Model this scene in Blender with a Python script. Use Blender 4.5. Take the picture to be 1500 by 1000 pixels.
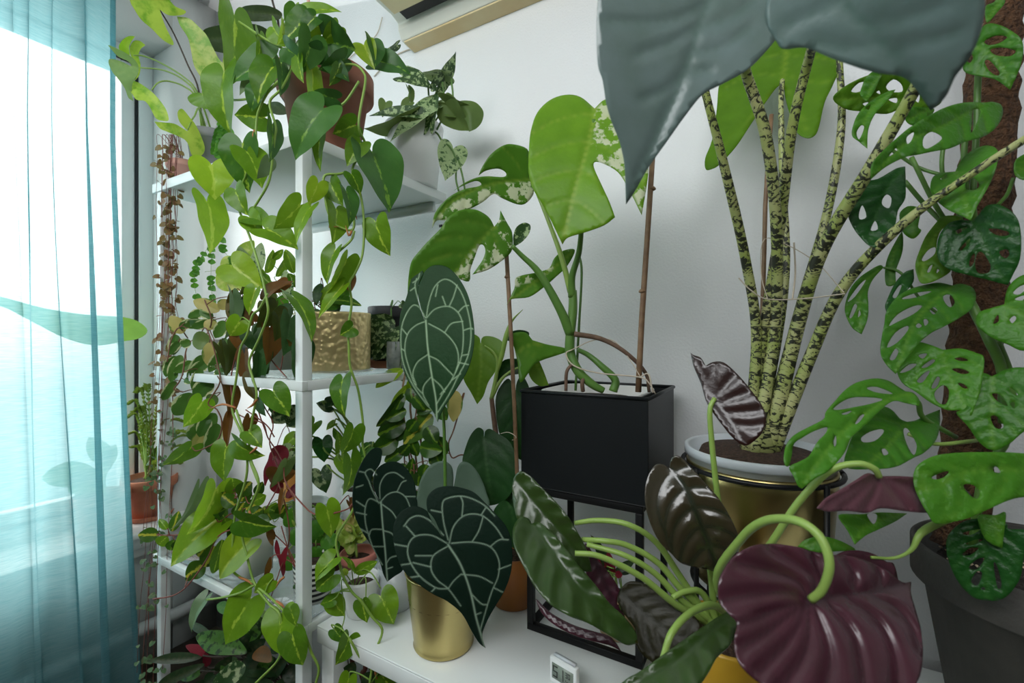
import bpy, math, random
import numpy as np
from mathutils import Vector, Matrix
from mathutils.geometry import delaunay_2d_cdt
random.seed(7); RNG = np.random.RandomState(11)
for o in list(bpy.data.objects): bpy.data.objects.remove(o)
S = bpy.context.scene; COL = S.collection
# ---------------------------------------------------------------- camera
EYE = 1.4; FPX = 667.0; HZ = 495.0
cd = bpy.data.cameras.new('camera'); cam = bpy.data.objects.new('camera', cd); COL.objects.link(cam)
cam.location = (0, 0, EYE); cam.rotation_euler = (math.radians(90), 0, math.radians(30))
cd.sensor_width = 36; cd.lens = FPX/1500*36; cd.shift_y = -(500-HZ)/1500
cd.clip_start = .02
cd.dof.use_dof = True; cd.dof.focus_distance = 1.0; cd.dof.aperture_fstop = 5.0
S.camera = cam
# ---------------------------------------------------------------- world, light, exposure
S.view_settings.view_transform = 'Standard'; S.view_settings.look = 'None'
S.view_settings.exposure = 0.42; S.view_settings.gamma = 1; S.view_settings.use_curve_mapping = False
w = bpy.data.worlds.new('world'); S.world = w; w.use_nodes = True
nt = w.node_tree; nt.nodes.clear()
out = nt.nodes.new('ShaderNodeOutputWorld'); bg = nt.nodes.new('ShaderNodeBackground')
tc = nt.nodes.new('ShaderNodeTexCoord'); sp = nt.nodes.new('ShaderNodeSeparateXYZ'); cr = nt.nodes.new('ShaderNodeValToRGB')
mr = nt.nodes.new('ShaderNodeMapRange'); mr.inputs[1].default_value = -.5; mr.inputs[2].default_value = .5
nt.links.new(tc.outputs['Generated'], sp.inputs[0]); nt.links.new(sp.outputs[2], mr.inputs[0]); nt.links.new(mr.outputs[0], cr.inputs[0])
e = cr.color_ramp.elements
e[0].position = 0.12; e[0].color = (.04, .09, .09, 1); e[1].position = .62; e[1].color = (1, .99, .97, 1)
m_ = cr.color_ramp.elements.new(.42); m_.color = (.30, .34, .34, 1)
m_ = cr.color_ramp.elements.new(.50); m_.color = (.62, .64, .64, 1)
nt.links.new(cr.outputs[0], bg.inputs[0]); bg.inputs[1].default_value = 4.5
nt.links.new(bg.outputs[0], out.inputs[0])
def area(name, loc, tgt, sx, sy, power, color=(1, 1, 1), spread=180):
    l = bpy.data.lights.new(name, 'AREA'); l.shape = 'RECTANGLE'; l.size = sx; l.size_y = sy; l.energy = power; l.color = color
    l.spread = math.radians(spread)
    o = bpy.data.objects.new(name, l); COL.objects.link(o); o.location = loc
    o.rotation_euler = (Vector(tgt)-Vector(loc)).to_track_quat('-Z', 'Y').to_euler(); return o
area('daylight_window', (-3.4, .0, 2.2), (-1.2, .5, 1.4), 1.3, 1.5, 12, (1, .98, .94), 140)
area('room_fill', (-.35, -.95, 2.9), (-.3, 1.2, 1.9), 2.4, 1.3, 54, (.965, .985, 1.0))  # added fill light under the ceiling, no visible source; brightens wall and plants
# ---------------------------------------------------------------- camera maths used to read positions off the photograph
Rv = np.array((math.cos(math.radians(30)), .5, 0)); Fv = np.array((-.5, math.cos(math.radians(30)), 0)); Zv = np.array((0, 0, 1.)); CAM = np.array((0, 0, EYE))
def ray(px, py): return Rv*((px-750)/FPX)+Fv+Zv*((HZ-py)/FPX)
def P(px, py, d): return CAM+ray(px, py)*d
def PZ(px, py, z): r = ray(px, py); return CAM+r*((z-EYE)/r[2])
def PY(px, py, y): r = ray(px, py); return CAM+r*(y/r[1])
def PX(px, py, x): r = ray(px, py); return CAM+r*(x/r[0])
def nz(v): return v/(np.linalg.norm(v)+1e-12)
# ---------------------------------------------------------------- materials
MATS = {}
def lk(t, a, b): t.links.new(a, b)
def newmat(name):
    m = bpy.data.materials.new(name); m.use_nodes = True; t = m.node_tree; t.nodes.clear()
    o = t.nodes.new('ShaderNodeOutputMaterial'); MATS[name] = m; return m, t, o
def c4(c): return (c[0], c[1], c[2], 1)
def noise(t, scale, detail=3, vec=None, rough=.5):
    n = t.nodes.new('ShaderNodeTexNoise'); n.inputs['Scale'].default_value = scale; n.inputs['Detail'].default_value = detail; n.inputs['Roughness'].default_value = rough
    if vec is not None: lk(t, vec, n.inputs['Vector'])
    return n
def ramp(t, fac, p0, p1, c0=(0, 0, 0), c1=(1, 1, 1)):
    r = t.nodes.new('ShaderNodeValToRGB'); r.color_ramp.elements[0].position = p0; r.color_ramp.elements[1].position = p1
    r.color_ramp.elements[0].color = c4(c0); r.color_ramp.elements[1].color = c4(c1); lk(t, fac, r.inputs[0]); return r
def mixc(t, fac, a, b, mode='MIX'):
    n = t.nodes.new('ShaderNodeMixRGB'); n.blend_type = mode
    for i, v in ((0, fac), (1, a), (2, b)):
        if hasattr(v, 'is_output'): lk(t, v, n.inputs[i])
        elif i == 0: n.inputs[0].default_value = v
        else: n.inputs[i].default_value = c4(v)
    return n.outputs[0]
def mth(t, op, a, b=0.0):
    n = t.nodes.new('ShaderNodeMath'); n.operation = op
    for i, v in ((0, a), (1, b)):
        if hasattr(v, 'is_output'): lk(t, v, n.inputs[i])
        else: n.inputs[i].default_value = v
    return n.outputs[0]
def objvec(t):
    n = t.nodes.new('ShaderNodeTexCoord'); return n.outputs['Object']
def attr(t, name):
    n = t.nodes.new('ShaderNodeAttribute'); n.attribute_name = name; return n
def mat(name, col, rough=.5, metal=0., col2=None, nscale=30, bump=0., bscale=80, spec=.5, trans=0., alpha=1., coat=0, bdist=.01):
    m, t, o = newmat(name); p = t.nodes.new('ShaderNodeBsdfPrincipled'); lk(t, p.outputs[0], o.inputs[0])
    p.inputs['Base Color'].default_value = c4(col); p.inputs['Roughness'].default_value = rough; p.inputs['Metallic'].default_value = metal
    p.inputs['Specular IOR Level'].default_value = spec; p.inputs['Transmission Weight'].default_value = trans; p.inputs['Alpha'].default_value = alpha; p.inputs['Coat Weight'].default_value = coat
    v = objvec(t)
    if col2:
        n = noise(t, nscale, 5, v); r = ramp(t, n.outputs[0], .35, .68); lk(t, mixc(t, r.outputs[0], col, col2), p.inputs['Base Color'])
    if bump:
        n = noise(t, bscale, 4, v); b = t.nodes.new('ShaderNodeBump'); b.inputs['Strength'].default_value = bump; b.inputs['Distance'].default_value = bdist
        lk(t, n.outputs[0], b.inputs['Height']); lk(t, b.outputs[0], p.inputs['Normal'])
    return m
def leafmat(name, a, b, vein=None, veinmix=1., rough=.42, trans=.3, var=None, tcol=None, spec=.3, bump=.15, stripe=None, margin=None, speck=None):
    """a, b: the two ends of the per leaf tint; var=(colour, scale, lo, hi) blotches; stripe=(colour,width) along the midrib; margin=(colour,start)"""
    m, t, o = newmat(name); p = t.nodes.new('ShaderNodeBsdfPrincipled'); v = objvec(t)
    col = mixc(t, attr(t, 'tint').outputs['Fac'], a, b)
    n = noise(t, 22, 4, v); col = mixc(t, ramp(t, n.outputs[0], .3, .75).outputs[0], col, mixc(t, 1., col, (.72, .78, .7), 'MULTIPLY'))
    st = attr(t, 'st').outputs['Vector']; sx = t.nodes.new('ShaderNodeSeparateXYZ'); lk(t, st, sx.inputs[0])
    if stripe or margin:
        nn = noise(t, 7, 4, st); ax = mth(t, 'ABSOLUTE', sx.outputs[0]); wob = mth(t, 'ADD', ax, mth(t, 'MULTIPLY', mth(t, 'SUBTRACT', nn.outputs[0], .5), .55))
    if stripe:
        r = ramp(t, wob, stripe[1], stripe[1]+.06, (1, 1, 1), (0, 0, 0)); col = mixc(t, r.outputs[0], col, stripe[0])
    if margin:
        r = ramp(t, wob, margin[1], margin[1]+.08); col = mixc(t, r.outputs[0], col, margin[0])
    if var:
        n = noise(t, var[1], 6, v, .6); vf = ramp(t, n.outputs[0], var[2], var[3]).outputs[0]
        if len(var) > 4: vf = mth(t, 'MULTIPLY', vf, sx.outputs[2])
        col = mixc(t, vf, col, var[0])
    if speck:
        n = noise(t, speck[1], 3, v, .65); col = mixc(t, ramp(t, n.outputs[0], speck[2], speck[2]+.05).outputs[0], col, speck[0])
    if vein is not None:
        f = mth(t, 'MULTIPLY', attr(t, 'vein').outputs['Fac'], veinmix); col = mixc(t, f, col, vein)
    lk(t, col, p.inputs['Base Color']); p.inputs['Roughness'].default_value = rough; p.inputs['Specular IOR Level'].default_value = spec
    if bump:
        n = noise(t, 160, 3, v); bb = t.nodes.new('ShaderNodeBump'); bb.inputs['Strength'].default_value = bump; bb.inputs['Distance'].default_value = .003
        lk(t, n.outputs[0], bb.inputs['Height']); lk(t, bb.outputs[0], p.inputs['Normal'])
    tr = t.nodes.new('ShaderNodeBsdfTranslucent'); col = mixc(t, 1., col, (1.08, 1.06, .62) if not tcol else (1, 1, 1), 'MULTIPLY'); lk(t, col, p.inputs['Base Color']); hs = mixc(t, 1., col, tcol or (1.0, 1.0, .55), 'MULTIPLY')
    g = t.nodes.new('ShaderNodeGamma'); g.inputs[1].default_value = .72; lk(t, hs, g.inputs[0]); lk(t, g.outputs[0], tr.inputs[0])
    ms = t.nodes.new('ShaderNodeMixShader'); ms.inputs[0].default_value = trans
    lk(t, p.outputs[0], ms.inputs[1]); lk(t, tr.outputs[0], ms.inputs[2]); lk(t, ms.outputs[0], o.inputs[0]); return m
# ---------------------------------------------------------------- mesh builder
class MB:
    def __init__(s): s.v = []; s.f = []; s.m = []; s.n = 0; s.vein = []; s.tint = []; s.st = []
    def add(s, V, F, mi=0, vein=None, tint=0., st=None):
        V = np.asarray(V, float); k = len(V); b = s.n
        s.v.append(V); s.f.extend([tuple(i+b for i in f) for f in F]); s.m.extend([mi]*len(F)); s.n += k
        s.vein.append(np.zeros(k) if vein is None else np.asarray(vein, float)); s.tint.append(np.full(k, tint, float))
        s.st.append(np.zeros((k, 3)) if st is None else np.asarray(st, float)); return s
def lab(o, label=None, cat=None, group=None, kind=None):
    if label: o['label'] = label
    if cat: o['category'] = cat
    if group: o['group'] = group
    if kind: o['kind'] = kind
    return o
def obj(name, mb, mats, parent=None, smooth=True, label=None, bevel=0, solid=0, solidmat=None, sub=0):
    me = bpy.data.meshes.new(name); V = np.concatenate(mb.v) if mb.v else np.zeros((0, 3))
    me.from_pydata([tuple(x) for x in V], [], mb.f)
    if not isinstance(mats, (list, tuple)): mats = [mats]
    for m in mats: me.materials.append(MATS[m] if isinstance(m, str) else m)
    me.polygons.foreach_set('material_index', mb.m)
    me.polygons.foreach_set('use_smooth', [smooth]*len(me.polygons))
    for nm, tp, arr, key in (('vein', 'FLOAT', mb.vein, 'value'), ('tint', 'FLOAT', mb.tint, 'value'), ('st', 'FLOAT_VECTOR', mb.st, 'vector')):
        a = me.attributes.new(nm, tp, 'POINT'); a.data.foreach_set(key, np.concatenate(arr).astype(np.float32).ravel())
    me.update(); me.validate()
    o = bpy.data.objects.new(name, me); COL.objects.link(o)
    if parent is not None:
        o.parent = parent; L = Vector((0, 0, 0)); q = parent
        while q is not None: L += q.location; q = q.parent
        o.matrix_parent_inverse = Matrix.Translation(-L)
    if bevel:
        b = o.modifiers.new('bevel', 'BEVEL'); b.width = bevel; b.segments = 2; b.limit_method = 'ANGLE'; b.harden_normals = False
    if solid:
        q = o.modifiers.new('solid', 'SOLIDIFY'); q.thickness = solid; q.offset = 0
        if solidmat: q.material_offset = solidmat; q.material_offset_rim = 0
    if label: o['label'] = label
    return o
def thing(name, label, cat, loc, group=None, kind=None):
    o = bpy.data.objects.new(name, None); COL.objects.link(o); o.location = tuple(float(x) for x in loc); o.empty_display_size = .05
    return lab(o, label, cat, group, kind)
def struct(name, mb, m, **k):
    o = obj(name, mb, m, **k); o['kind'] = 'structure'; return o
BF = [(0, 3, 2, 1), (4, 5, 6, 7), (0, 1, 5, 4), (1, 2, 6, 5), (2, 3, 7, 6), (3, 0, 4, 7)]
def box(mb, a, b, mi=0):
    x0, y0, z0 = a; x1, y1, z1 = b
    return mb.add([(x0, y0, z0), (x1, y0, z0), (x1, y1, z0), (x0, y1, z0), (x0, y0, z1), (x1, y0, z1), (x1, y1, z1), (x0, y1, z1)], BF, mi)
def bx(a, b): return box(MB(), a, b)
def lathe(mb, c, prof, n=48, mi=0, ripple=None, sq=0):
    c = np.asarray(c, float); V = []; F = []
    for j, (r, z) in enumerate(prof):
        for i in range(n):
            a = 2*math.pi*i/n; rr = r
            if ripple: rr = r*(1+ripple(a, z))
            if sq: k = (abs(math.cos(a))**sq+abs(math.sin(a))**sq)**(-1/sq); rr = rr*k
            V.append((c[0]+rr*math.cos(a), c[1]+rr*math.sin(a), c[2]+z))
    for j in range(len(prof)-1):
        for i in range(n):
            F.append((j*n+i, j*n+(i+1) % n, (j+1)*n+(i+1) % n, (j+1)*n+i))
    if prof[0][0] > 1e-5: F.append(tuple(reversed(range(n))))
    if prof[-1][0] > 1e-5: F.append(tuple(range((len(prof)-1)*n, len(prof)*n)))
    return mb.add(V, F, mi)
def catm(pts, k=6, closed=False, corners=None):
    p = [np.asarray(q, float) for q in pts]; n = len(p); o = []
    if n < 3 and not closed: return [p[0]+(p[-1]-p[0])*i/k for i in range(k+1)]
    rng = range(n) if closed else range(n-1)
    for i in rng:
        p1, p2 = p[i], p[(i+1) % n]
        p0 = p[(i-1) % n] if (closed or i > 0) else p1*2-p2
        p3 = p[(i+2) % n] if (closed or i+2 < n) else p2*2-p1
        if corners:
            if corners[i]: p0 = p1*2-p2
            if corners[(i+1) % n]: p3 = p2*2-p1
        for j in range(k):
            t = j/k; o.append(.5*((2*p1)+(-p0+p2)*t+(2*p0-5*p1+4*p2-p3)*t*t+(-p0+3*p1-3*p2+p3)*t**3))
    if not closed: o.append(p[-1])
    return o
def tube(mb, pts, r, n=8, k=5, mi=0, tint=.5, cap=True, rfun=None):
    """pts: world points; r: one radius or one per point"""
    P_ = catm(pts, k) if k > 1 else [np.asarray(q, float) for q in pts]; N = len(P_)
    rs = np.interp(np.linspace(0, 1, N), np.linspace(0, 1, len(r)), r) if hasattr(r, '__len__') else np.full(N, r)
    T = [nz(P_[min(i+1, N-1)]-P_[max(i-1, 0)]) for i in range(N)]
    up = np.array((0, 0, 1.)) if abs(T[0][2]) < .9 else np.array((1., 0, 0)); u = nz(np.cross(T[0], up)); V = []; st = []; F = []; s = 0
    for i in range(N):
        u = nz(u-T[i]*np.dot(u, T[i])); w_ = np.cross(T[i], u)
        if i: s += np.linalg.norm(P_[i]-P_[i-1])
        for j in range(n):
            a = 2*math.pi*j/n; rr = rs[i]*(rfun(s, a) if rfun else 1)
            V.append(P_[i]+(u*math.cos(a)+w_*math.sin(a))*rr); st.append((math.cos(a)*.5, math.sin(a)*.5, s))
    for i in range(N-1):
        for j in range(n): F.append((i*n+j, i*n+(j+1) % n, (i+1)*n+(j+1) % n, (i+1)*n+j))
    if cap: F.append(tuple(reversed(range(n)))); F.append(tuple(range((N-1)*n, N*n)))
    return mb.add(V, F, mi, tint=tint, st=st)
# ---------------------------------------------------------------- leaves
def inpoly(pts, poly):
    x, y = pts[:, 0], pts[:, 1]; ins = np.zeros(len(pts), bool); P_ = np.asarray(poly); n = len(P_); j = n-1
    for i in range(n):
        xi, yi = P_[i]; xj, yj = P_[j]
        c = ((yi > y) != (yj > y)) & (x < (xj-xi)*(y-yi)/((yj-yi) if abs(yj-yi) > 1e-12 else 1e-12)+xi); ins ^= c; j = i
    return ins
def segdist(pts, poly):
    d = np.full(len(pts), 1e9); P_ = np.asarray(poly)
    for a, b in zip(P_[:-1], P_[1:]):
        ab = b-a; t = np.clip(((pts-a)@ab)/(ab@ab+1e-18), 0, 1); q = a+t[:, None]*ab; d = np.minimum(d, np.hypot(*(pts-q).T))
    return d
def tri2d(outl, holes, res):
    outl = np.asarray(outl); lo, hi = outl.min(0), outl.max(0); g = []; r = 0; y = lo[1]
    while y < hi[1]:
        xs = np.arange(lo[0]+(res/2 if r % 2 else 0), hi[0], res); g += [(x, y) for x in xs]; y += res*.866; r += 1
    g = np.array(g) if g else np.zeros((0, 2))
    if len(g):
        k = inpoly(g, outl); g = g[k]
        if len(g): g = g[segdist(g, np.vstack([outl, outl[:1]])) > res*.45]
        for h in holes:
            if len(g): g = g[~inpoly(g, h)]
            if len(g): g = g[segdist(g, np.vstack([h, h[:1]])) > res*.4]
    V = list(outl); E = [(i, (i+1) % len(outl)) for i in range(len(outl))]
    for h in holes:
        b = len(V); V += list(h); E += [(b+i, b+(i+1) % len(h)) for i in range(len(h))]
    V += list(g)
    vv, ee, ff, *_ = delaunay_2d_cdt([Vector((float(a), float(b))) for a, b in V], E, [], 0, 1e-7)
    vv = np.array([(a.x, a.y) for a in vv]); cen = np.array([vv[list(f)].mean(0) for f in ff]); k = inpoly(cen, outl)
    for h in holes: k &= ~inpoly(cen, h)
    F = [tuple(f) for f, q in zip(ff, k) if q]
    # consistent winding (counter clockwise)
    F2 = []
    for f in F:
        a, b, c = vv[f[0]], vv[f[1]], vv[f[2]]
        F2.append(f if (b[0]-a[0])*(c[1]-a[1])-(b[1]-a[1])*(c[0]-a[0]) > 0 else tuple(reversed(f)))
    return vv, F2
def autoveins(mid, n, ang, L, curve=.5, start=.04, end=.9):
    """side veins leaving a midrib polyline, in its own 2-D units"""
    m = np.asarray(catm(mid, 8)); seg = np.r_[0, np.cumsum(np.hypot(*(m[1:]-m[:-1]).T))]; tot = seg[-1]; o = []
    for i in range(n):
        s = (start+(end-start)*i/max(1, n-1))*tot; p = np.array([np.interp(s, seg, m[:, 0]), np.interp(s, seg, m[:, 1])])
        q = np.array([np.interp(min(s+.05*tot, tot), seg, m[:, 0]), np.interp(min(s+.05*tot, tot), seg, m[:, 1])]); t = nz(q-p)
        for sg in (-1, 1):
            a0 = ang*(1+.25*(1-i/max(1, n-1))); pts = [p]; c = p.copy(); a = a0
            for k in range(7):
                d = np.array((t[0]*math.cos(a*sg)-t[1]*math.sin(a*sg), t[0]*math.sin(a*sg)+t[1]*math.cos(a*sg))); c = c+d*L/7; pts.append(c.copy()); a -= curve/7*1.6
            o.append(np.array(pts))
    return o
class T2:
    """a leaf shape in its own plane: petiole joins at (0,0), tip at (0,1)"""
    def __init__(s, right, res=.11, k=2, nv=4, ang=1.0, vw=.02, holes=(), corner_base=True, curve=.6, L=.6, vs=.6):
        pts = list(right)+[(-x, y) for x, y in reversed(right[1:-1])]; n = len(pts)
        cor = [i == 0 and corner_base or i == len(right)-1 for i in range(n)]
        o = catm(pts, k, True, cor); s.v, s.f = tri2d(o, [], res)
        s.vein = np.exp(-(segdist(s.v, [(0, 0), (0, 1)])/vw)**2)
        if nv:
            for q in autoveins([(0, 0), (0, .5), (0, 1)], nv, ang, L, curve): s.vein = np.maximum(s.vein, vs*np.exp(-(segdist(s.v, q)/(vw*.8))**2))
        s.hw = max(x for x, y in right)
HEART = [(0, 0), (.06, -.1), (.17, -.19), (.3, -.2), (.42, -.1), (.47, .08), (.45, .3), (.36, .52), (.22, .73), (.09, .88), (0, 1)]
HEARTW = [(0, 0), (.05, -.14), (.16, -.27), (.33, -.3), (.47, -.19), (.54, .02), (.5, .27), (.38, .52), (.21, .75), (.07, .9), (0, 1)]
OVATE = [(0, 0), (.08, .03), (.17, .14), (.24, .33), (.24, .55), (.17, .76), (.08, .92), (0, 1)]
LANCE = [(0, 0), (.05, .05), (.11, .2), (.15, .42), (.13, .65), (.07, .86), (0, 1)]
ROUND = [(0, 0), (.12, -.03), (.32, .08), (.47, .3), (.5, .52), (.42, .78), (.22, .95), (0, 1)]
ARROW = [(0, 0), (.08, -.12), (.2, -.36), (.3, -.42), (.33, -.25), (.32, -.02), (.33, .2), (.27, .48), (.16, .76), (.05, .95), (0, 1)]
TH = T2(HEART); THW = T2(HEARTW); TO = T2(OVATE, res=.1); TL_ = T2(LANCE, res=.09); TR = T2(ROUND, res=.13, nv=3); TA = T2(ARROW, res=.1)
THs = T2([(0, 0), (.1, -.12), (.3, -.18), (.46, -.02), (.45, .35), (.28, .72), (0, 1)], res=.4, k=1, nv=0)
THF = T2(HEART, res=.045, k=4, nv=5, vw=.012); THWF = T2(HEARTW, res=.045, k=4, nv=5, vw=.012); TOF = T2(OVATE, res=.04, k=4, nv=7, vw=.012); TAF = T2(ARROW, res=.045, k=4, nv=5, vw=.012)
def rot(v, ax, a):
    return v*math.cos(a)+np.cross(ax, v)*math.sin(a)+ax*np.dot(ax, v)*(1-math.cos(a))
def leaf3(mb, T, B, E, width, nrm=None, roll=0., bend=.5, cup=.25, ruf=.0, tint=None, mi=0, quilt=0., twist=0.):
    B = np.asarray(B, float); E = np.asarray(E, float); A = E-B; L = np.linalg.norm(A); A = A/L
    if nrm is None: nrm = CAM-(B+E)/2
    N = nrm-A*np.dot(nrm, A); N = nz(N) if np.linalg.norm(N) > 1e-6 else nz(np.cross(A, (0, 0, 1.)))
    N = rot(N, A, roll); X = np.cross(A, N); be = bend if abs(bend) > .02 else .02
    x = T.v[:, 0]*(width/(2*T.hw*L)); y = T.v[:, 1]; th = be*(y-.5); k = 2*math.sin(be/2)
    al = (np.sin(th)+math.sin(be/2))/k; h = (np.cos(th)-math.cos(be/2))/k
    n = np.cos(th)[:, None]*N+np.sin(th)[:, None]*A
    ph = random.random()*6.28
    off = cup*np.abs(x)*.9+ruf*np.abs(x)*np.sin(y*11+np.sign(x)*1.3+ph)+quilt*(1-T.vein)
    Xr = X[None, :]*np.ones((len(x), 1))
    if twist:
        a = twist*y; Xr = X[None]*np.cos(a)[:, None]+n*np.sin(a)[:, None]
    V = B+L*(al[:, None]*A+h[:, None]*N+x[:, None]*Xr+off[:, None]*n)
    mb.add(V, T.f, mi, vein=T.vein, tint=random.random() if tint is None else tint, st=np.c_[T.v[:, 0]/T.hw, T.v[:, 1], np.full(len(x), random.random()*9)])
def traced(mb, outl, mid, d0, d1, roll=0., holes=(), res=.006, cup=0., arch=0., quilt=0., nv=6, ang=.95, vlen=None, vw=.0016, veins=None, tint=None, mi=0, k=4, ruf=0., vs=.55, patch=None, curve=.6, rufs=60):
    """a leaf whose outline was read off the photograph, given its own plane, size, distance and relief. outl points (x,y) or (x,y,1) for a corner"""
    B = P(mid[0][0], mid[0][1], d0); E = P(mid[-1][0], mid[-1][1], d1); A = nz(E-B); nrm = CAM-(B+E)/2
    N = nz(nrm-A*np.dot(nrm, A)); N = rot(N, A, math.radians(roll)); X = np.cross(A, N); rel = np.dot(B-CAM, N)
    def loc(q):
        r = ray(q[0], q[1]); p = CAM+r*(rel/np.dot(r, N))-B; return (np.dot(p, X), np.dot(p, A))
    cor = [len(q) > 2 for q in outl]; o = np.array(catm([loc(q) for q in outl], k, True, cor))
    a2 = (o[:, 0]*np.roll(o[:, 1], -1)-np.roll(o[:, 0], -1)*o[:, 1]).sum()
    hs = [np.array(catm([loc(q) for q in h], 3, True)) for h in holes]
    v, f = tri2d(o, hs, res); m = [np.array(loc(q)) for q in mid]; mc = np.array(catm(m, 6)); L = np.linalg.norm(E-B)
    dm = segdist(v, mc); vein = np.exp(-(dm/(vw*1.5))**2); dmin = dm.copy()
    vv = [np.array(catm([loc(q) for q in h], 5)) for h in veins] if veins else (autoveins(m, nv, ang, vlen or L*.6, curve) if nv else [])
    for q in vv: d = segdist(v, q); vein = np.maximum(vein, vs*np.exp(-(d/vw)**2)); dmin = np.minimum(dmin, d)
    u = v[:, 1]/L; off = cup*dm-arch*4*L*(u-.5)**2+arch*L+quilt*(1-np.exp(-(dmin/(vw*2.2+quilt))**2))+ruf*dm*np.sin(v[:, 1]*rufs+np.sign(v[:, 0])*1.1)
    hw = max(abs(v[:, 0]).max(), 1e-4); pm = np.zeros(len(v))
    if patch: pm = inpoly(v, np.array([loc(q) for q in patch])).astype(float)
    Pw = B+v[:, :1]*X+v[:, 1:]*A; dv_ = Pw-CAM; nd = dv_@N; V = CAM+dv_*(1+off/nd)[:, None]
    mb.add(V, f, mi, vein=vein, tint=random.random() if tint is None else tint, st=np.c_[v[:, 0]/hw, v[:, 1]/L, pm])
# ---------------------------------------------------------------- plain materials
mat('wall', (.80, .825, .83), .85, bump=.35, bscale=170, spec=.2, bdist=.004)
mat('wall_cream', (.78, .81, .79), .8, bump=.2, bscale=120, spec=.2, bdist=.003)
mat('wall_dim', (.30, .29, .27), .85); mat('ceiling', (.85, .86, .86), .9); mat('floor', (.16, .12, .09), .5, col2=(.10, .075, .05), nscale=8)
mat('white_paint', (.80, .83, .82), .35, coat=.1); mat('frame_white', (.82, .84, .83), .4); mat('gasket', (.03, .03, .035), .6)
mat('shelf_white', (.74, .79, .78), .32); mat('bench_white', (.76, .80, .79), .28)
mat('black_metal', (.005, .0055, .006), .45, spec=.3, bump=.1, bscale=400, bdist=.001); mat('dark_tin', (.006, .008, .009), .42, spec=.35, bump=.15, bscale=300, bdist=.001)
mat('gold', (.56, .45, .19), .3, 1., col2=(.50, .41, .17), nscale=14, bump=.04, bscale=60); mat('gold_dark', (.42, .27, .06), .3, 1.)
mat('terracotta', (.52, .19, .10), .75, col2=(.44, .15, .08), nscale=18, bump=.15, bscale=200, bdist=.002)
mat('terracotta_brown', (.30, .11, .065), .6, col2=(.25, .09, .055), nscale=12, bump=.15, bscale=150, bdist=.002)
mat('terracotta_pink', (.62, .22, .17), .7); mat('terracotta_pale', (.75, .42, .35), .8)
mat('grey_plastic', (.20, .21, .215), .5); mat('dark_plastic', (.035, .034, .04), .5); mat('white_ceramic', (.80, .82, .82), .25, coat=.2)
mat('green_grey', (.45, .50, .47), .4); mat('clear_plastic', (.85, .9, .9), .12, trans=.75, alpha=.6); mat('frosted', (.80, .86, .9), .3, trans=.3)
mat('orange_pot', (.55, .22, .04), .5); mat('copper_pot', (.36, .13, .025), .45); mat('yellow_pot', (.62, .36, .03), .3, coat=.4)
mat('soil', (.035, .02, .013), .95, col2=(.10, .055, .035), nscale=160, bump=1., bscale=220, bdist=.01)
mat('gritty', (.02, .015, .012), .95, col2=(.04, .03, .022), nscale=60, bump=1., bscale=200, bdist=.01); mat('perlite', (.55, .45, .30), .8)
mat('charcoal_clay', (.04, .04, .037), .85, col2=(.085, .08, .07), nscale=7, bump=.4, bscale=90, bdist=.004)
mat('bamboo', (.26, .16, .085), .5, col2=(.17, .095, .05), nscale=45); mat('twine', (.55, .48, .38), .9); mat('jute', (.38, .26, .16), .9)
mat('coir', (.17, .08, .035), .95, col2=(.07, .035, .017), nscale=90, bump=1., bscale=160, bdist=.02); mat('coir_fibre', (.32, .16, .07), .9)
mat('stem', (.24, .38, .06), .45, col2=(.18, .32, .05), nscale=20); mat('stem_pale', (.27, .41, .09), .4, col2=(.23, .36, .07), nscale=12)
mat('stem_dark', (.05, .035, .025), .6); mat('stem_green', (.10, .22, .035), .45, col2=(.07, .17, .03), nscale=14); mat('aerial', (.17, .10, .065), .7, col2=(.10, .06, .035), nscale=50)
mat('stem_red', (.20, .05, .035), .5); mat('node_brown', (.42, .16, .05), .7); mat('ac_white', (.74, .74, .65), .45); mat('ac_beige', (.72, .62, .36), .5, col2=(.68, .57, .32), nscale=12)
mat('ac_under', (.66, .50, .26), .7, col2=(.70, .58, .34), nscale=9); mat('black', (.006, .006, .006), .6); mat('lcd', (.22, .27, .22), .3); mat('lcd_ink', (.03, .035, .03), .4)
mat('glass_shelf', (.72, .86, .83), .06, trans=.85, alpha=.75); mat('sill', (.78, .78, .76), .4)
mat('grey_marble', (.14, .17, .16), .4, col2=(.33, .36, .33), nscale=40)
# window glass: mostly clear, a little reflection
m, t, o = newmat('pane'); a = t.nodes.new('ShaderNodeBsdfTransparent'); g = t.nodes.new('ShaderNodeBsdfGlossy'); g.inputs['Roughness'].default_value = .05
x = t.nodes.new('ShaderNodeMixShader'); x.inputs[0].default_value = .06; lk(t, a.outputs[0], x.inputs[1]); lk(t, g.outputs[0], x.inputs[2]); lk(t, x.outputs[0], o.inputs[0])
# curtain cloth: thin woven turquoise, lets light and some view through
m, t, o = newmat('curtain_cloth'); v = objvec(t); mp = t.nodes.new('ShaderNodeMapping'); mp.inputs['Scale'].default_value = (20, 20, 420); lk(t, v, mp.inputs[0])
n = noise(t, 1.2, 4, mp.outputs[0]); col = mixc(t, ramp(t, n.outputs[0], .3, .7).outputs[0], (.17, .41, .45), (.27, .50, .53))
d = t.nodes.new('ShaderNodeBsdfDiffuse'); lk(t, col, d.inputs[0]); tl = t.nodes.new('ShaderNodeBsdfTranslucent'); lk(t, mixc(t, 1., col, (1.25, 1.15, 1.15), 'MULTIPLY'), tl.inputs[0])
tp = t.nodes.new('ShaderNodeBsdfTransparent'); tp.inputs[0].default_value = (.9, .98, .98, 1)
m1 = t.nodes.new('ShaderNodeMixShader'); m1.inputs[0].default_value = .7; lk(t, d.outputs[0], m1.inputs[1]); lk(t, tl.outputs[0], m1.inputs[2])
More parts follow.
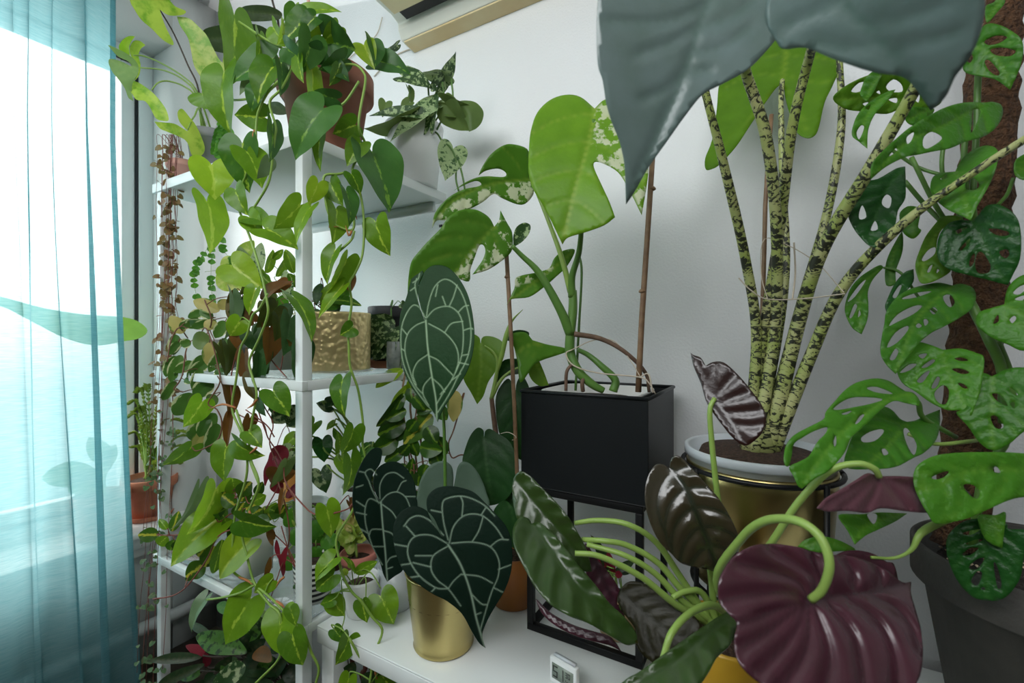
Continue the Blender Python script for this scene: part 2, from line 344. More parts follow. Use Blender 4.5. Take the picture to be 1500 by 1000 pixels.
m2 = t.nodes.new('ShaderNodeMixShader'); m2.inputs[0].default_value = .20; lk(t, m1.outputs[0], m2.inputs[1]); lk(t, tp.outputs[0], m2.inputs[2]); lk(t, m2.outputs[0], o.inputs[0])
# hammered gold
m, t, o = newmat('gold_hammered'); p = t.nodes.new('ShaderNodeBsdfPrincipled'); p.inputs['Base Color'].default_value = (.88, .70, .36, 1); p.inputs['Metallic'].default_value = .85; p.inputs['Roughness'].default_value = .42
vo = t.nodes.new('ShaderNodeTexVoronoi'); vo.inputs['Scale'].default_value = 85; vo.feature = 'SMOOTH_F1'; lk(t, objvec(t), vo.inputs['Vector'])
b = t.nodes.new('ShaderNodeBump'); b.inputs['Strength'].default_value = .7; b.inputs['Distance'].default_value = .006; b.invert = True; lk(t, vo.outputs['Distance'], b.inputs['Height']); lk(t, b.outputs[0], p.inputs['Normal']); lk(t, p.outputs[0], o.inputs[0])
# speckled petiole of the tall plant: irregular dark bands around a pale stem
m, t, o = newmat('zebra_stem'); p = t.nodes.new('ShaderNodeBsdfPrincipled'); p.inputs['Roughness'].default_value = .45
mp = t.nodes.new('ShaderNodeMapping'); mp.inputs['Scale'].default_value = (1.0, 1.0, 88); lk(t, attr(t, 'st').outputs['Vector'], mp.inputs[0])
n = noise(t, 1.15, 3, mp.outputs[0], .6); n.inputs['Distortion'].default_value = 1.2
r = ramp(t, n.outputs[0], .50, .535); n2 = noise(t, 18, 2, objvec(t)); base = mixc(t, ramp(t, n2.outputs[0], .35, .65).outputs[0], (.30, .37, .09), (.44, .45, .20))
lk(t, mixc(t, r.outputs[0], base, (.022, .025, .012)), p.inputs['Base Color']); lk(t, p.outputs[0], o.inputs[0])
# black and white stripes
m, t, o = newmat('striped'); p = t.nodes.new('ShaderNodeBsdfPrincipled'); p.inputs['Roughness'].default_value = .3; s_ = t.nodes.new('ShaderNodeSeparateXYZ'); lk(t, objvec(t), s_.inputs[0])
f = mth(t, 'GREATER_THAN', mth(t, 'FRACT', mth(t, 'MULTIPLY', s_.outputs[2], 1/.0128)), .5); lk(t, mixc(t, f, (.75, .75, .72), (.012, .012, .014)), p.inputs['Base Color']); lk(t, p.outputs[0], o.inputs[0])
# ---------------------------------------------------------------- room
WX = -2.355; WY = 1.2; CZ = 2.99; XR = 1.6; YF = -2.6
struct('floor', bx((WX-.3, YF, -.1), (XR, WY+.1, 0)), 'floor'); struct('ceiling', bx((WX-.3, YF, CZ), (XR, WY+.1, CZ+.1)), 'ceiling')
struct('wall_back', bx((WX-.3, WY, 0), (XR+.1, WY+.1, CZ)), 'wall')
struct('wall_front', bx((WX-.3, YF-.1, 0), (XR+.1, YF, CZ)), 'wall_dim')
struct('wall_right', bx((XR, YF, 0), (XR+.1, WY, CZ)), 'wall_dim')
OX = -2.56; W0, W1, SZ, TZ = -1.0, 1.015, .60, 2.725
b = MB(); box(b, (OX-.1, YF, 0), (WX, W0, CZ)); box(b, (OX-.1, W1, 0), (WX, WY, CZ)); box(b, (OX-.1, W0, 0), (WX, W1, SZ-.02)); box(b, (OX-.1, W0, TZ), (WX, W1, CZ))
struct('wall_left', b, 'wall_cream')
b = MB(); box(b, (OX-.02, W0, SZ-.02), (WX+.12, W1+.05, SZ+.008)); struct('trim_sill', b, 'sill', bevel=.006)
b = MB(); box(b, (WX, W0, SZ-.075), (WX+.085, W1+.05, SZ-.021)); box(b, (WX, W0, SZ-.12), (WX+.05, W1+.05, SZ-.0755)); struct('trim_sill_moulding', b, 'sill', bevel=.012)
# window: outer frame, sash, gasket, pane
win = thing('window_1', None, None, (OX, 0, SZ), kind='structure')
def ring(mb, x0, x1, y0, y1, z0, z1, w_):
    box(mb, (x0, y0, z0), (x1, y0+w_, z1)); box(mb, (x0, y1-w_, z0), (x1, y1, z1)); box(mb, (x0, y0+w_, z0), (x1, y1-w_, z0+w_)); box(mb, (x0, y0+w_, z1-w_), (x1, y1-w_, z1))
b = MB(); ring(b, OX-.06, OX+.02, W0, W1, SZ+.01, TZ, .055); obj('window_frame', b, 'frame_white', win, bevel=.004)
b = MB(); ring(b, OX-.05, OX+.012, W0+.056, W1-.056, SZ+.067, TZ-.056, .009); obj('window_gasket', b, 'gasket', win)
b = MB(); ring(b, OX-.05, OX+.005, W0+.066, W1-.066, SZ+.077, TZ-.066, .05); obj('window_sash', b, 'frame_white', win, bevel=.004)
b = MB(); box(b, (OX-.03, W0+.117, SZ+.128), (OX-.024, W1-.117, TZ-.117)); obj('window_pane', b, 'pane', win)
b = MB(); box(b, (-3.5, -3, 3.02), (OX-.12, 3, 3.2)); struct('trim_balcony_slab', b, 'wall')
# heating pipe along the window wall
b = MB(); tube(b, [(WX+.04, -1.2, .17), (WX+.04, WY-.01, .17)], .028, n=16, k=1)
obj('heating_pipe', b, 'white_paint', label='thick cream heating pipe running low along the wall under the window')['category'] = 'pipe'
# ---------------------------------------------------------------- curtain
b = MB(); ny, nzv = 300, 50; V = []; F = []
FOLDS = [(28, .010, .020), (50, .013, .022), (95, .012, .020), (131, .034, .034), (-40, .02, .03), (-110, .02, .03)]
FOLDS = [(PX(px, 500, -2.1)[1], w_, h_) for px, w_, h_ in FOLDS]
for j in range(nzv+1):
    z = .06+(2.94-.06)*j/nzv; fz = 1-j/nzv; yr = .722+.075*(max(0, fz-.28)/.72)**1.2
    for i in range(ny+1):
        s = i/ny; y0 = yr-(1-s)*1.15; y = y0; x = -2.1+.010*math.sin(y0*31+fz*1.2)+.006*math.sin(fz*4+y0*50)
        for k, (yf, w_, h_) in enumerate(FOLDS):
            yk_ = yf+.010*math.sin(fz*3+k*2)+(yr-.75)*.8; sg_ = max(.02, w_*1.5); t = (y0-yk_)/sg_
            if abs(t) < 1: f_ = (.55+.45*fz); y -= w_*f_*math.sin(math.pi*t); x += h_*f_*(1+math.cos(math.pi*t))/2
        V.append((x, y, z))
for j in range(nzv):
    for i in range(ny): a = j*(ny+1)+i; F.append((a, a+1, a+ny+2, a+ny+1))
cur = thing('curtain', 'sheer turquoise curtain hanging in front of the bright window', 'curtain', (-2.1, .2, 2.96))
b.add(V, F); obj('cloth', b, 'curtain_cloth', cur)
def edgepts(s0):
    o = []
    for j in range(nzv+1):
        i = int(round(s0*ny)); o.append(np.array(V[j*(ny+1)+i])+(.004, 0, 0))
    return o
b = MB()
E0, E1 = edgepts(.985), edgepts(1.); vs_ = []; fs = []
for j in range(nzv+1): vs_ += [E0[j], E1[j]+(0, .002, 0)]
for j in range(nzv): fs.append((2*j, 2*j+1, 2*j+3, 2*j+2))
b.add(vs_, fs); obj('side_hem', b, 'curtain_cloth', cur, solid=.0015)
b = MB(); box(b, (-2.13, -1.1, 2.945), (-2.07, 1.0, 2.985)); obj('rail', b, 'white_paint', cur, bevel=.004)
# ---------------------------------------------------------------- shelf unit
SX0, SX1, SY0, SY1 = -1.60, -.905, .64, 1.145
su = thing('shelf_unit', 'tall white metal shelf unit with three shelves full of plants', 'shelf', ((SX0+SX1)/2, (SY0+SY1)/2, 0))
for x, y in ((SX0+.02, SY0), (SX1-.025, SY0), (SX0+.02, SY1-.025)): obj('post', bx((x, y, 0), (x+.025, y+.025, 1.829)), 'shelf_white', su, bevel=.0015)
def shelfboard(z0, z1):
    b = MB(); box(b, (SX0-.002, SY0-.002, z0), (SX1+.002, SY0+.0129, z1)); box(b, (SX0-.002, SY1-.0129, z0), (SX1+.002, SY1+.002, z1)); box(b, (SX0-.002, SY0+.013, z0), (SX0+.012, SY1-.013, z1)); box(b, (SX1-.012, SY0+.013, z0), (SX1+.002, SY1-.013, z1))
    return b
b = MB(); box(b, (SX0-.003, SY0-.003, 1.8295), (SX1+.003, SY1+.003, 1.857)); obj('top_shelf', b, 'shelf_white', su, bevel=.002)
b = MB(); box(b, (SX0+.026, SY1-.03, 1.80), (SX1-.026, SY1-.018, 1.829)); obj('rail', b, 'shelf_white', su)
for z0, z1 in ((1.282, 1.310), (.738, .765)):
    obj('shelf_frame', shelfboard(z0, z1-.006), 'shelf_white', su, bevel=.001)
    b = MB(); box(b, (SX0+.013, SY0+.013, z1-.0058), (SX1-.013, SY1-.013, z1)); obj('glass_panel', b, 'glass_shelf', su)
# ---------------------------------------------------------------- bench
BX0, BX1, BY0, BY1, BZ = -.898, .72, .672, 1.185, .75
be_ = thing('bench', 'long low white metal bench along the wall beside the shelf unit', 'bench', (-.1, .93, 0))
b = MB(); box(b, (BX0, BY0, BZ-.004), (BX1, BY1, BZ)); box(b, (BX0, BY0, BZ-.038), (BX1, BY0+.006, BZ-.0045)); box(b, (BX0, BY1-.006, BZ-.038), (BX1, BY1, BZ-.0045)); box(b, (BX0, BY0+.0065, BZ-.038), (BX0+.006, BY1-.0065, BZ-.0045)); box(b, (BX1-.006, BY0+.0065, BZ-.038), (BX1, BY1-.0065, BZ-.0045))
obj('bench_top', b, 'bench_white', be_, bevel=.0015)
for x in (BX0+.007, BX1-.047):
    for y in (BY0+.007, BY1-.047): obj('leg', bx((x, y, 0), (x+.04, y+.04, BZ-.0385)), 'bench_white', be_, bevel=.0015)
# ---------------------------------------------------------------- air conditioner
X0, X1 = -1.095, -.25; pr = [(1.199, .995), (1.146, 1.002), (1.130, 1.03), (1.128, 1.052), (1.10, 1.062), (1.03, 1.066), (.985, 1.10), (.965, 1.16), (.965, 1.30), (1.0, 1.345), (1.199, 1.35)]
ac = thing('air_conditioner', 'old cream wall air conditioner with yellowed peeling underside above the plants', 'air conditioner', ((X0+X1)/2, 1.199, 1.4+1.16))
def ext(mb, prof, x0, x1, mi=0):
    n = len(prof); V = [(x0, y, z+1.4) for y, z in prof]+[(x1, y, z+1.4) for y, z in prof]
    F = [(i, (i+1) % n, n+(i+1) % n, n+i) for i in range(n)]+[tuple(reversed(range(n))), tuple(range(n, 2*n))]
    return mb.add(V, F, mi)
b = MB(); ext(b, pr, X0, X1); obj('housing', b, 'ac_white', ac, smooth=False, bevel=.006)
b = MB(); ext(b, [(1.199, .989), (1.148, .996), (1.148, 1.001), (1.199, .9945)], X0+.012, X1-.012); obj('underside_panel', b, 'ac_under', ac, smooth=False)
b = MB(); ext(b, [(1.120, 1.044), (1.02, 1.053), (1.02, 1.0555), (1.120, 1.0555)], X0+.05, X1-.05); obj('outlet_slot', b, 'black', ac, smooth=False)
b = MB(); ext(b, [(1.074, 1.036), (1.006, 1.0415), (.990, 1.06), (.994, 1.062), (1.008, 1.047), (1.074, 1.0415)], X0+.04, X1-.04); obj('louver', b, 'ac_beige', ac, smooth=False)
b = MB(); tube(b, [PY(560, 25, 1.195), PY(553, 48, 1.195), PY(538, 66, 1.195), PY(520, 78, 1.195), PY(505, 92, 1.195)], .0018, n=6)
lab(obj('wall_cable', b, 'twine'), 'thin beige cable running down the wall left of the air conditioner', 'cable')
b = MB(); tube(b, [PY(612, 69, 1.196), PY(590, 76, 1.196), PY(570, 88, 1.196), PY(548, 112, 1.196)], .0022, n=6)
lab(obj('drain_hose', b, 'twine'), 'thin beige hose stub leaving the corner of the air conditioner', 'hose')
b = MB(); ext(b, [(1.199, 0), (1.1965, 0), (1.1965, .008), (1.199, .008)], *sorted([PY(644, 330, 1.2)[0], PY(648.5, 330, 1.2)[0]])); 
for i in range(len(b.v)): b.v[i][:, 2] += PY(646, 331, 1.2)[2]-1.4-.004
lab(obj('wall_screw', b, 'black'), 'small black screw in the white wall above the pointed green leaf', 'screw')
# ---------------------------------------------------------------- pots
def potprof(h, rt, rb, rim=.0, rimh=.03, wall=.006, soil=.015):
    p = [(rb*.9, 0), (rb, .003)]
    if rim: p += [(rb+(rt-rb)*(1-rimh/h), h-rimh), (rt+rim*.3, h-rimh+.001), (rt+rim, h-rimh+.005), (rt+rim, h-.003)]
    else: p += [(rt-(rt-rb)*.02, h-.004)]
    p += [(rt+rim-.003, h), (rt+rim-wall, h), (rt+rim-wall-.001, h-.004), (rt-wall-(rt-rb)*soil/h, h-soil-.004)]
    return p
def pot(parent, c, h, rt, rb, m, rim=0, rimh=.03, name='pot', soil='soil', soild=.015, **k):
    b = MB(); lathe(b, c, potprof(h, rt, rb, rim, rimh, soil=soild), ripple=k.get('ripple'), n=k.get('n', 56), sq=k.get('sq', 0)); o = obj(name, b, m, parent)
    if soil:
        b = MB(); R_ = rt-.007-(rt-rb)*soild/h; lathe(b, c, [(R_, h-soild-.006), (R_*.6, h-soild+.002), (1e-6, h-soild+.004)], n=32); obj('soil', b, soil, parent)
    return o
def saucer(parent, c, r, m, h=.02, name='saucer'):
    b = MB(); lathe(b, c, [(r*.85, 0), (r*.9, .001), (r, h), (r-.004, h), (r*.86, .005), (1e-6, .005)], n=48); return obj(name, b, m, parent)

# ================================================================ leaf materials
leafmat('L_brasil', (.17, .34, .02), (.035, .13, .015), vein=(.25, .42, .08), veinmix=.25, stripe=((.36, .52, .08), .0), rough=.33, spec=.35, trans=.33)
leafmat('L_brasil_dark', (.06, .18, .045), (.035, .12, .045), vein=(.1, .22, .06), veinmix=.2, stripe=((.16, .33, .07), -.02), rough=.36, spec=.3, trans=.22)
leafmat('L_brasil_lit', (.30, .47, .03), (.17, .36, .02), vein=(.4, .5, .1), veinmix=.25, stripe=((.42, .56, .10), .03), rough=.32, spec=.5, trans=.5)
leafmat('L_silver', (.22, .32, .28), (.13, .22, .20), rough=.3, trans=.15)
leafmat('L_micans', (.045, .085, .02), (.10, .055, .015), vein=(.05, .10, .05), veinmix=.5, rough=.5, trans=.2)
leafmat('L_micans_green', (.025, .075, .03), (.03, .10, .04), vein=(.07, .15, .08), veinmix=.5, rough=.45, trans=.18)
leafmat('L_micans_brown', (.22, .085, .015), (.14, .06, .012), vein=(.06, .05, .02), veinmix=.5, rough=.5, trans=.3, tcol=(1, .7, .3))
leafmat('L_hoya_cream', (.08, .19, .05), (.05, .14, .04), margin=((.54, .58, .56), .72), rough=.38, trans=.25)
leafmat('L_hoya_pink', (.52, .44, .26), (.45, .38, .22), margin=((.10, .20, .06), .8), rough=.4, trans=.25)
leafmat('L_hoya_yellow', (.06, .16, .02), (.035, .10, .015), stripe=((.42, .42, .07), .12), rough=.32, trans=.25)
leafmat('L_hoya_dark', (.03, .10, .015), (.018, .06, .012), stripe=((.10, .20, .02), .1), rough=.28, trans=.15)
leafmat('L_scindapsus', (.035, .085, .045), (.03, .075, .04), speck=((.30, .42, .34), 75, .52), rough=.4, trans=.15)
leafmat('L_scindapsus_pale', (.36, .48, .42), (.30, .42, .36), speck=((.04, .10, .055), 75, .55), rough=.4, trans=.15)
leafmat('L_scindapsus_under', (.12, .19, .09), (.10, .17, .08), rough=.45, trans=.25)
leafmat('L_syngonium', (.42, .58, .12), (.32, .48, .08), vein=(.12, .30, .03), veinmix=.35, var=((.13, .32, .03), 26, .5, .66), rough=.4, trans=.45)
leafmat('L_syngonium_white', (.48, .58, .28), (.42, .52, .24), vein=(.16, .34, .08), veinmix=.5, var=((.17, .35, .09), 38, .46, .58), rough=.4, trans=.35)
leafmat('L_syngonium_back', (.20, .34, .20), (.17, .31, .16), vein=(.32, .45, .30), veinmix=.4, rough=.42, trans=.35)
leafmat('L_rubber', (.035, .06, .03), (.03, .055, .04), vein=(.10, .14, .08), veinmix=.3, rough=.4, trans=.06)
leafmat('L_alocasia', (.15, .215, .21), (.14, .205, .195), vein=(.07, .14, .11), veinmix=.6, rough=.3, trans=.07, spec=.8, bump=.1, tcol=(1, 1, .7))  # bluish sky sheen is put into the grey-blue base colour
leafmat('L_alocasia_back', (.14, .32, .02), (.12, .28, .02), vein=(.30, .45, .07), veinmix=.6, rough=.42, trans=.4)
leafmat('L_monstera', (.19, .40, .04), (.17, .37, .04), vein=(.40, .52, .14), veinmix=.6, var=((.60, .66, .80), 40, .50, .54, 1), rough=.36, trans=.35)
leafmat('L_monstera_var', (.13, .30, .04), (.09, .23, .03), vein=(.3, .42, .10), veinmix=.5, var=((.60, .65, .40), 30, .56, .60), rough=.36, trans=.3)
leafmat('L_monstera_half', (.10, .27, .04), (.09, .24, .035), vein=(.3, .42, .10), veinmix=.5, var=((.60, .66, .80), 34, .50, .54, 1), rough=.36, trans=.3)
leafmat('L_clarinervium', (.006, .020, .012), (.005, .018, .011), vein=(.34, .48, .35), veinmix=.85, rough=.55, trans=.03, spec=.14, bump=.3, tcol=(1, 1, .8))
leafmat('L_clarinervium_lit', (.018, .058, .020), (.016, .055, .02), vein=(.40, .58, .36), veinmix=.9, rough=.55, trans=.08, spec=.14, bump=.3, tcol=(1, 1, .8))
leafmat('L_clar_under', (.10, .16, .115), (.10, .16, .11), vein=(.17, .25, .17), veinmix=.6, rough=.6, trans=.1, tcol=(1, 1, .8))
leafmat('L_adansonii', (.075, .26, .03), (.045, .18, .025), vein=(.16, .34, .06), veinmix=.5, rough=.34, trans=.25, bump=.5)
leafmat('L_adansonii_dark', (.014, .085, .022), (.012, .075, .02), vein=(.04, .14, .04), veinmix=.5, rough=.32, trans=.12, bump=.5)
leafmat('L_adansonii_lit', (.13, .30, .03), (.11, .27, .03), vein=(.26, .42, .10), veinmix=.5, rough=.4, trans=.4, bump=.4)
leafmat('L_cuprea', (.040, .036, .018), (.045, .030, .018), vein=(.008, .018, .008), veinmix=.8, rough=.2, trans=.03, spec=.8, bump=.1, tcol=(1, .6, .4))
leafmat('L_cuprea_green', (.028, .055, .018), (.03, .07, .02), vein=(.02, .05, .012), veinmix=.6, rough=.28, trans=.06, spec=.6, bump=.1)
leafmat('L_cuprea_dark', (.022, .02, .010), (.02, .018, .010), vein=(.008, .010, .006), veinmix=.6, rough=.4, trans=.02, spec=.22)
leafmat('L_cuprea_under', (.075, .020, .034), (.065, .018, .030), vein=(.022, .008, .012), veinmix=.7, rough=.27, trans=.04, spec=.6, bump=.08, tcol=(1, .5, .5))
leafmat('L_cuprea_pinkish', (.15, .055, .075), (.14, .05, .07), vein=(.09, .03, .045), veinmix=.5, rough=.32, trans=.06, spec=.6, tcol=(1, .6, .6))
leafmat('L_cuprea_maroon', (.022, .005, .006), (.02, .005, .006), vein=(.015, .004, .005), veinmix=.5, rough=.28, trans=.03, spec=.7)
leafmat('L_philo', (.11, .24, .02), (.09, .2, .02), vein=(.2, .34, .06), veinmix=.5, rough=.4, trans=.3)
leafmat('L_philo_dark', (.012, .055, .018), (.01, .045, .016), vein=(.03, .10, .035), veinmix=.5, rough=.42, trans=.08)
leafmat('L_maranta', (.05, .14, .03), (.04, .11, .025), vein=(.10, .2, .05), veinmix=.3, var=((.008, .03, .01), 60, .52, .56), rough=.4, trans=.15)
leafmat('L_dark', (.015, .045, .02), (.012, .035, .018), vein=(.12, .10, .09), veinmix=.3, rough=.4, trans=.1)
leafmat('L_alum', (.025, .07, .035), (.02, .055, .03), vein=(.30, .36, .32), veinmix=.0, var=((.26, .33, .30), 48, .5, .58), rough=.35, trans=.1)
leafmat('L_hearts', (.25, .13, .10), (.19, .14, .09), rough=.45, trans=.25, var=((.16, .15, .13), 90, .55, .62))
leafmat('L_hearts_green', (.09, .17, .12), (.06, .12, .08), rough=.45, trans=.2, var=((.16, .20, .17), 110, .55, .6))
leafmat('L_fern', (.13, .2, .03), (.10, .17, .03), rough=.5, trans=.35)
leafmat('L_cactus', (.16, .36, .10), (.13, .30, .08), rough=.45, trans=.25)
leafmat('L_red', (.25, .02, .035), (.18, .015, .03), rough=.4, trans=.2, tcol=(1, .4, .4))
leafmat('L_lime', (.50, .62, .22), (.34, .5, .12), vein=(.2, .4, .06), veinmix=.4, var=((.55, .6, .35), 40, .5, .6), rough=.4, trans=.3)

# ================================================================ tall plant with speckled stems (right of centre) in the big brass pot
ZC = P(1110, 664, .87); ZB = BZ
zp = thing('alocasia', 'tall plant with black-speckled pale stems in a big brass pot on a black ring stand', 'potted plant', (ZC[0], ZC[1], ZB+.14))
rimz = ZC[2]
b = MB(); lathe(b, (ZC[0], ZC[1], rimz-.24), [(.1, 0), (.112, .004), (.127, .2), (.128, .222), (.124, .224), (.118, .21), (1e-6, .2)], n=72); obj('brass_pot', b, 'gold', zp)
b = MB(); lathe(b, (ZC[0], ZC[1], rimz-.05), [(.118, .0), (.126, .045), (.131, .046), (.131, .060), (.128, .062), (.122, .060), (.119, .02), (1e-6, .018)], n=72); obj('inner_pot', b, 'frosted', zp)
b = MB(); lathe(b, (ZC[0], ZC[1], rimz-.04), [(.119, 0), (.1, .045), (.05, .05), (1e-6, .052)], n=40); obj('soil', b, 'soil', zp)
zst = thing('ring_stand', 'black wire ring stand holding the big brass pot', 'plant stand', (ZC[0], ZC[1], ZB))
b = MB(); th = [2*math.pi*i/40 for i in range(41)]; tube(b, [(ZC[0]+.1345*math.cos(a), ZC[1]+.1345*math.sin(a), rimz-.022) for a in th], .0045, n=8, k=1); obj('ring', b, 'black_metal', zst)
b = MB(); tube(b, [(ZC[0]+.117*math.cos(a), ZC[1]+.117*math.sin(a), rimz-.247) for a in th], .004, n=8, k=1); obj('lower_ring', b, 'black_metal', zst)
for a in (-.75, .8, 2.35, 3.95):
    b = MB(); c, s = math.cos(a), math.sin(a); tube(b, [(ZC[0]+.1385*c, ZC[1]+.1385*s, rimz-.018), (ZC[0]+.1385*c, ZC[1]+.1385*s, ZB+.003)], .0045, n=8, k=1); obj('leg', b, 'black_metal', zst)
zb = [ZC[0]+.0, ZC[1]+.0, rimz-.0]
def zst_(pts, r0, r1, base, tn='stem'):
    b = MB(); q = [P(*p) for p in pts]; q.append(np.array((ZC[0]+base[0], ZC[1]+base[1], rimz+.004))); q.reverse()
    tube(b, q, [r0, r0*.8, (r0+r1)/2*.95, r1, r1], n=14, k=10); return obj(tn, b, 'zebra_stem', zp)
zst_([(1018, 60, .72), (1034, 138, .74), (1060, 240, .78), (1092, 380, .83), (1108, 500, .85)], 0.0110, 0.0063, (-.018, -.02))
zst_([(1061, -66, .506), (1075, 20, .60), (1092, 104, .72), (1122, 200, .76), (1137, 330, .80), (1135, 480, .84)], 0.0119, 0.0072, (-.004, -.03))
zst_([(1216, -57, .377), (1208, 5, .52), (1187, 78, .70), (1160, 190, .76), (1143, 330, .82), (1120, 480, .85)], 0.0110, 0.0063, (-.014, .0))
zst_([(1226, 30, .83), (1230, 96, .84), (1232, 190, .85), (1212, 310, .86), (1172, 450, .87)], 0.0102, 0.0055, (.008, .02))
zst_([(1372, 70, .57), (1335, 140, .62), (1272, 250, .68), (1205, 365, .75), (1168, 480, .81)], 0.0136, 0.0077, (.016, -.012))
zst_([(1530, 186, .56), (1430, 250, .62), (1320, 330, .68), (1235, 420, .75), (1188, 520, .80)], 0.0119, 0.0049, (.024, -.005))
zst_([(1146, 118, .932), (1144, 150, .91), (1146, 260, .90), (1150, 420, .89)], 0.0085, 0.0048, (0, .018))
b = MB(); lathe(b, (ZC[0]+.002, ZC[1]-.006, rimz-.005), [(.034, 0), (.030, .05), (.022, .1), (.012, .14), (1e-6, .145)], n=24)
for arr in range(len(b.st)): b.st[arr] = np.c_[(b.v[arr][:, :2]-ZC[:2])*25, b.v[arr][:, 2]]
obj('stem_base', b, 'zebra_stem', zp)
b = MB(); traced(b, [(885, -60), (876, 0), (874, 50), (876, 95), (883, 118), (888, 150), (896, 178), (907, 205), (914, 235), (916, 262), (917, 299, 1), (930, 280), (950, 245), (975, 210), (1005, 168), (1030, 138), (1060, 122), (1095, 102), (1125, 72), (1150, 40), (1172, 5), (1182, -45), (1110, -95), (960, -110)],
    [(1060, -70), (1040, -10), (1022, 40), (1005, 100), (975, 170), (917, 299)], .50, .50, roll=-12, cup=.10, arch=.05, quilt=.0022, nv=5, ang=1.0, vlen=.22, vw=.0016, res=.006, veins=[[(1037, 5), (990, 28), (935, 34), (890, 30)], [(1022, 38), (985, 62), (935, 80)], [(1000, 110), (975, 132), (942, 145)], [(1018, 42), (1070, 25), (1110, -5)], [(1003, 105), (1040, 104)], [(1040, -20), (980, -15), (900, -30)], [(1010, 75), (1055, 70), (1100, 40)]])
obj('leaf', b, 'L_alocasia', zp, solid=.001)
b = MB(); traced(b, [(1120, 20), (1138, 62), (1150, 72), (1180, 70), (1225, 88), (1280, 106), (1320, 112), (1340, 128), (1364, 162, 1), (1385, 142), (1400, 112), (1420, 85), (1437, 45), (1442, -10), (1420, -70), (1360, -110), (1230, -110), (1150, -50)],
    [(1215, -60), (1232, -10), (1262, 30), (1320, 90), (1364, 162)], .37, .37, roll=10, cup=.12, arch=.04, quilt=.0018, vw=.0016, res=.006, veins=[[(1262, 30), (1310, 30), (1380, 10)], [(1290, 62), (1240, 70), (1190, 60)], [(1300, 72), (1350, 60), (1400, 50)], [(1240, 0), (1190, 20), (1150, 40)]])
obj('leaf', b, 'L_alocasia', zp, solid=.001)
b = MB(); traced(b, [(1034, 248), (1033, 232), (1043, 205), (1050, 160), (1055, 120), (1080, 90), (1110, 62), (1145, 50), (1190, 60), (1230, 90), (1222, 120), (1208, 150), (1200, 185), (1193, 199), (1180, 202), (1165, 190), (1152, 150), (1148, 124, 1), (1138, 128), (1120, 152), (1098, 185), (1078, 215), (1055, 240), (1044, 247)],
    [(1146, 122), (1150, 85), (1152, 20)], .93, .99, cup=.08, quilt=.0015, nv=3, res=.009, vw=.0022, veins=[[(1146, 122), (1110, 160), (1060, 215)], [(1146, 122), (1170, 160), (1182, 195)], [(1146, 110), (1100, 110), (1060, 130)], [(1148, 110), (1190, 120), (1215, 120)], [(1149, 80), (1200, 85), (1225, 90)], [(1149, 80), (1105, 85), (1080, 92)]])
obj('leaf', b, 'L_alocasia_back', zp, solid=.0008)
# string tied round the stems and a thin cane
b = MB(); tube(b, [P(1082, 407, .80), P(1100, 425, .79), P(1125, 438, .785), P(1180, 437, .765), P(1238, 430, .72)], .0011, n=5); tube(b, [P(1125, 440, .785), P(1115, 400, .84), P(1120, 350, .88), P(1160, 362, .88), P(1200, 388, .85), P(1236, 428, .72)], .0008, n=5)
tube(b, [P(1163, 355, .84), P(1165, 400, .84), P(1161, 437, .78)], .0016, n=5); obj('string', b, 'twine', zp)
b = MB(); tube(b, [P(1130, 168, .93), P(1121, 300, .92), P(1117, 450, .91), (ZC[0]-.012, ZC[1]+.035, rimz)], .0042, n=8, k=2); obj('cane', b, 'bamboo', zp)

# ================================================================ black planter on its stand, variegated monstera
PLX0, PLX1, PLY0, PLY1 = -.492, -.212, .893, 1.150; PZ0, PZ1 = 1.4-.328, 1.4-.118
mp_ = thing('monstera', 'variegated monstera with large bright green leaves in the rectangular black metal planter', 'potted plant', ((PLX0+PLX1)/2, (PLY0+PLY1)/2, PZ0))
b = MB(); t_ = .002
box(b, (PLX0, PLY0, PZ0), (PLX1, PLY1, PZ0+t_))
for a_, c_ in (((PLX0, PLY0), (PLX1, PLY0+t_)), ((PLX0, PLY1-t_), (PLX1, PLY1)), ((PLX0, PLY0+t_), (PLX0+t_, PLY1-t_)), ((PLX1-t_, PLY0+t_), (PLX1, PLY1-t_))): box(b, (a_[0], a_[1], PZ0+t_), (c_[0], c_[1], PZ1))
obj('planter', b, 'dark_tin', mp_, smooth=False, bevel=.0012)
b = MB(); r_ = .004
for (x0, y0), (x1, y1) in (((PLX0, PLY0), (PLX1, PLY0)), ((PLX1, PLY0), (PLX1, PLY1)), ((PLX1, PLY1), (PLX0, PLY1)), ((PLX0, PLY1), (PLX0, PLY0))): tube(b, [(x0, y0, PZ1), (x1, y1, PZ1)], r_, n=8, k=1)
obj('rolled_rim', b, 'dark_tin', mp_)
MCX, MCY = (PLX0+PLX1)/2-.005, (PLY0+PLY1)/2
b = MB(); lathe(b, (MCX, MCY, PZ0+.01), [(.09, 0), (.112, .192), (.116, .193), (.116, .199), (.110, .199), (.108, .165), (1e-6, .16)], n=48, sq=4); obj('inner_pot', b, 'sill', mp_)
b = MB(); lathe(b, (MCX, MCY, PZ0+.18), [(.106, 0), (.06, .012), (1e-6, .014)], n=24, sq=4); obj('soil', b, 'soil', mp_)
ps = thing('planter_stand', 'black square-tube stand under the rectangular black planter', 'plant stand', ((PLX0+PLX1)/2, (PLY0+PLY1)/2, BZ))
sx0, sx1, sy0, sy1 = PLX0+.012, PLX1-.012, PLY0+.005, PLY1-.01; q = .0145
for x in (sx0, sx1-q):
    for y in (sy0, sy1-q): obj('leg', bx((x, y, BZ+q+.0005), (x+q, y+q, PZ0-q-.003)), 'black_metal', ps, bevel=.001)
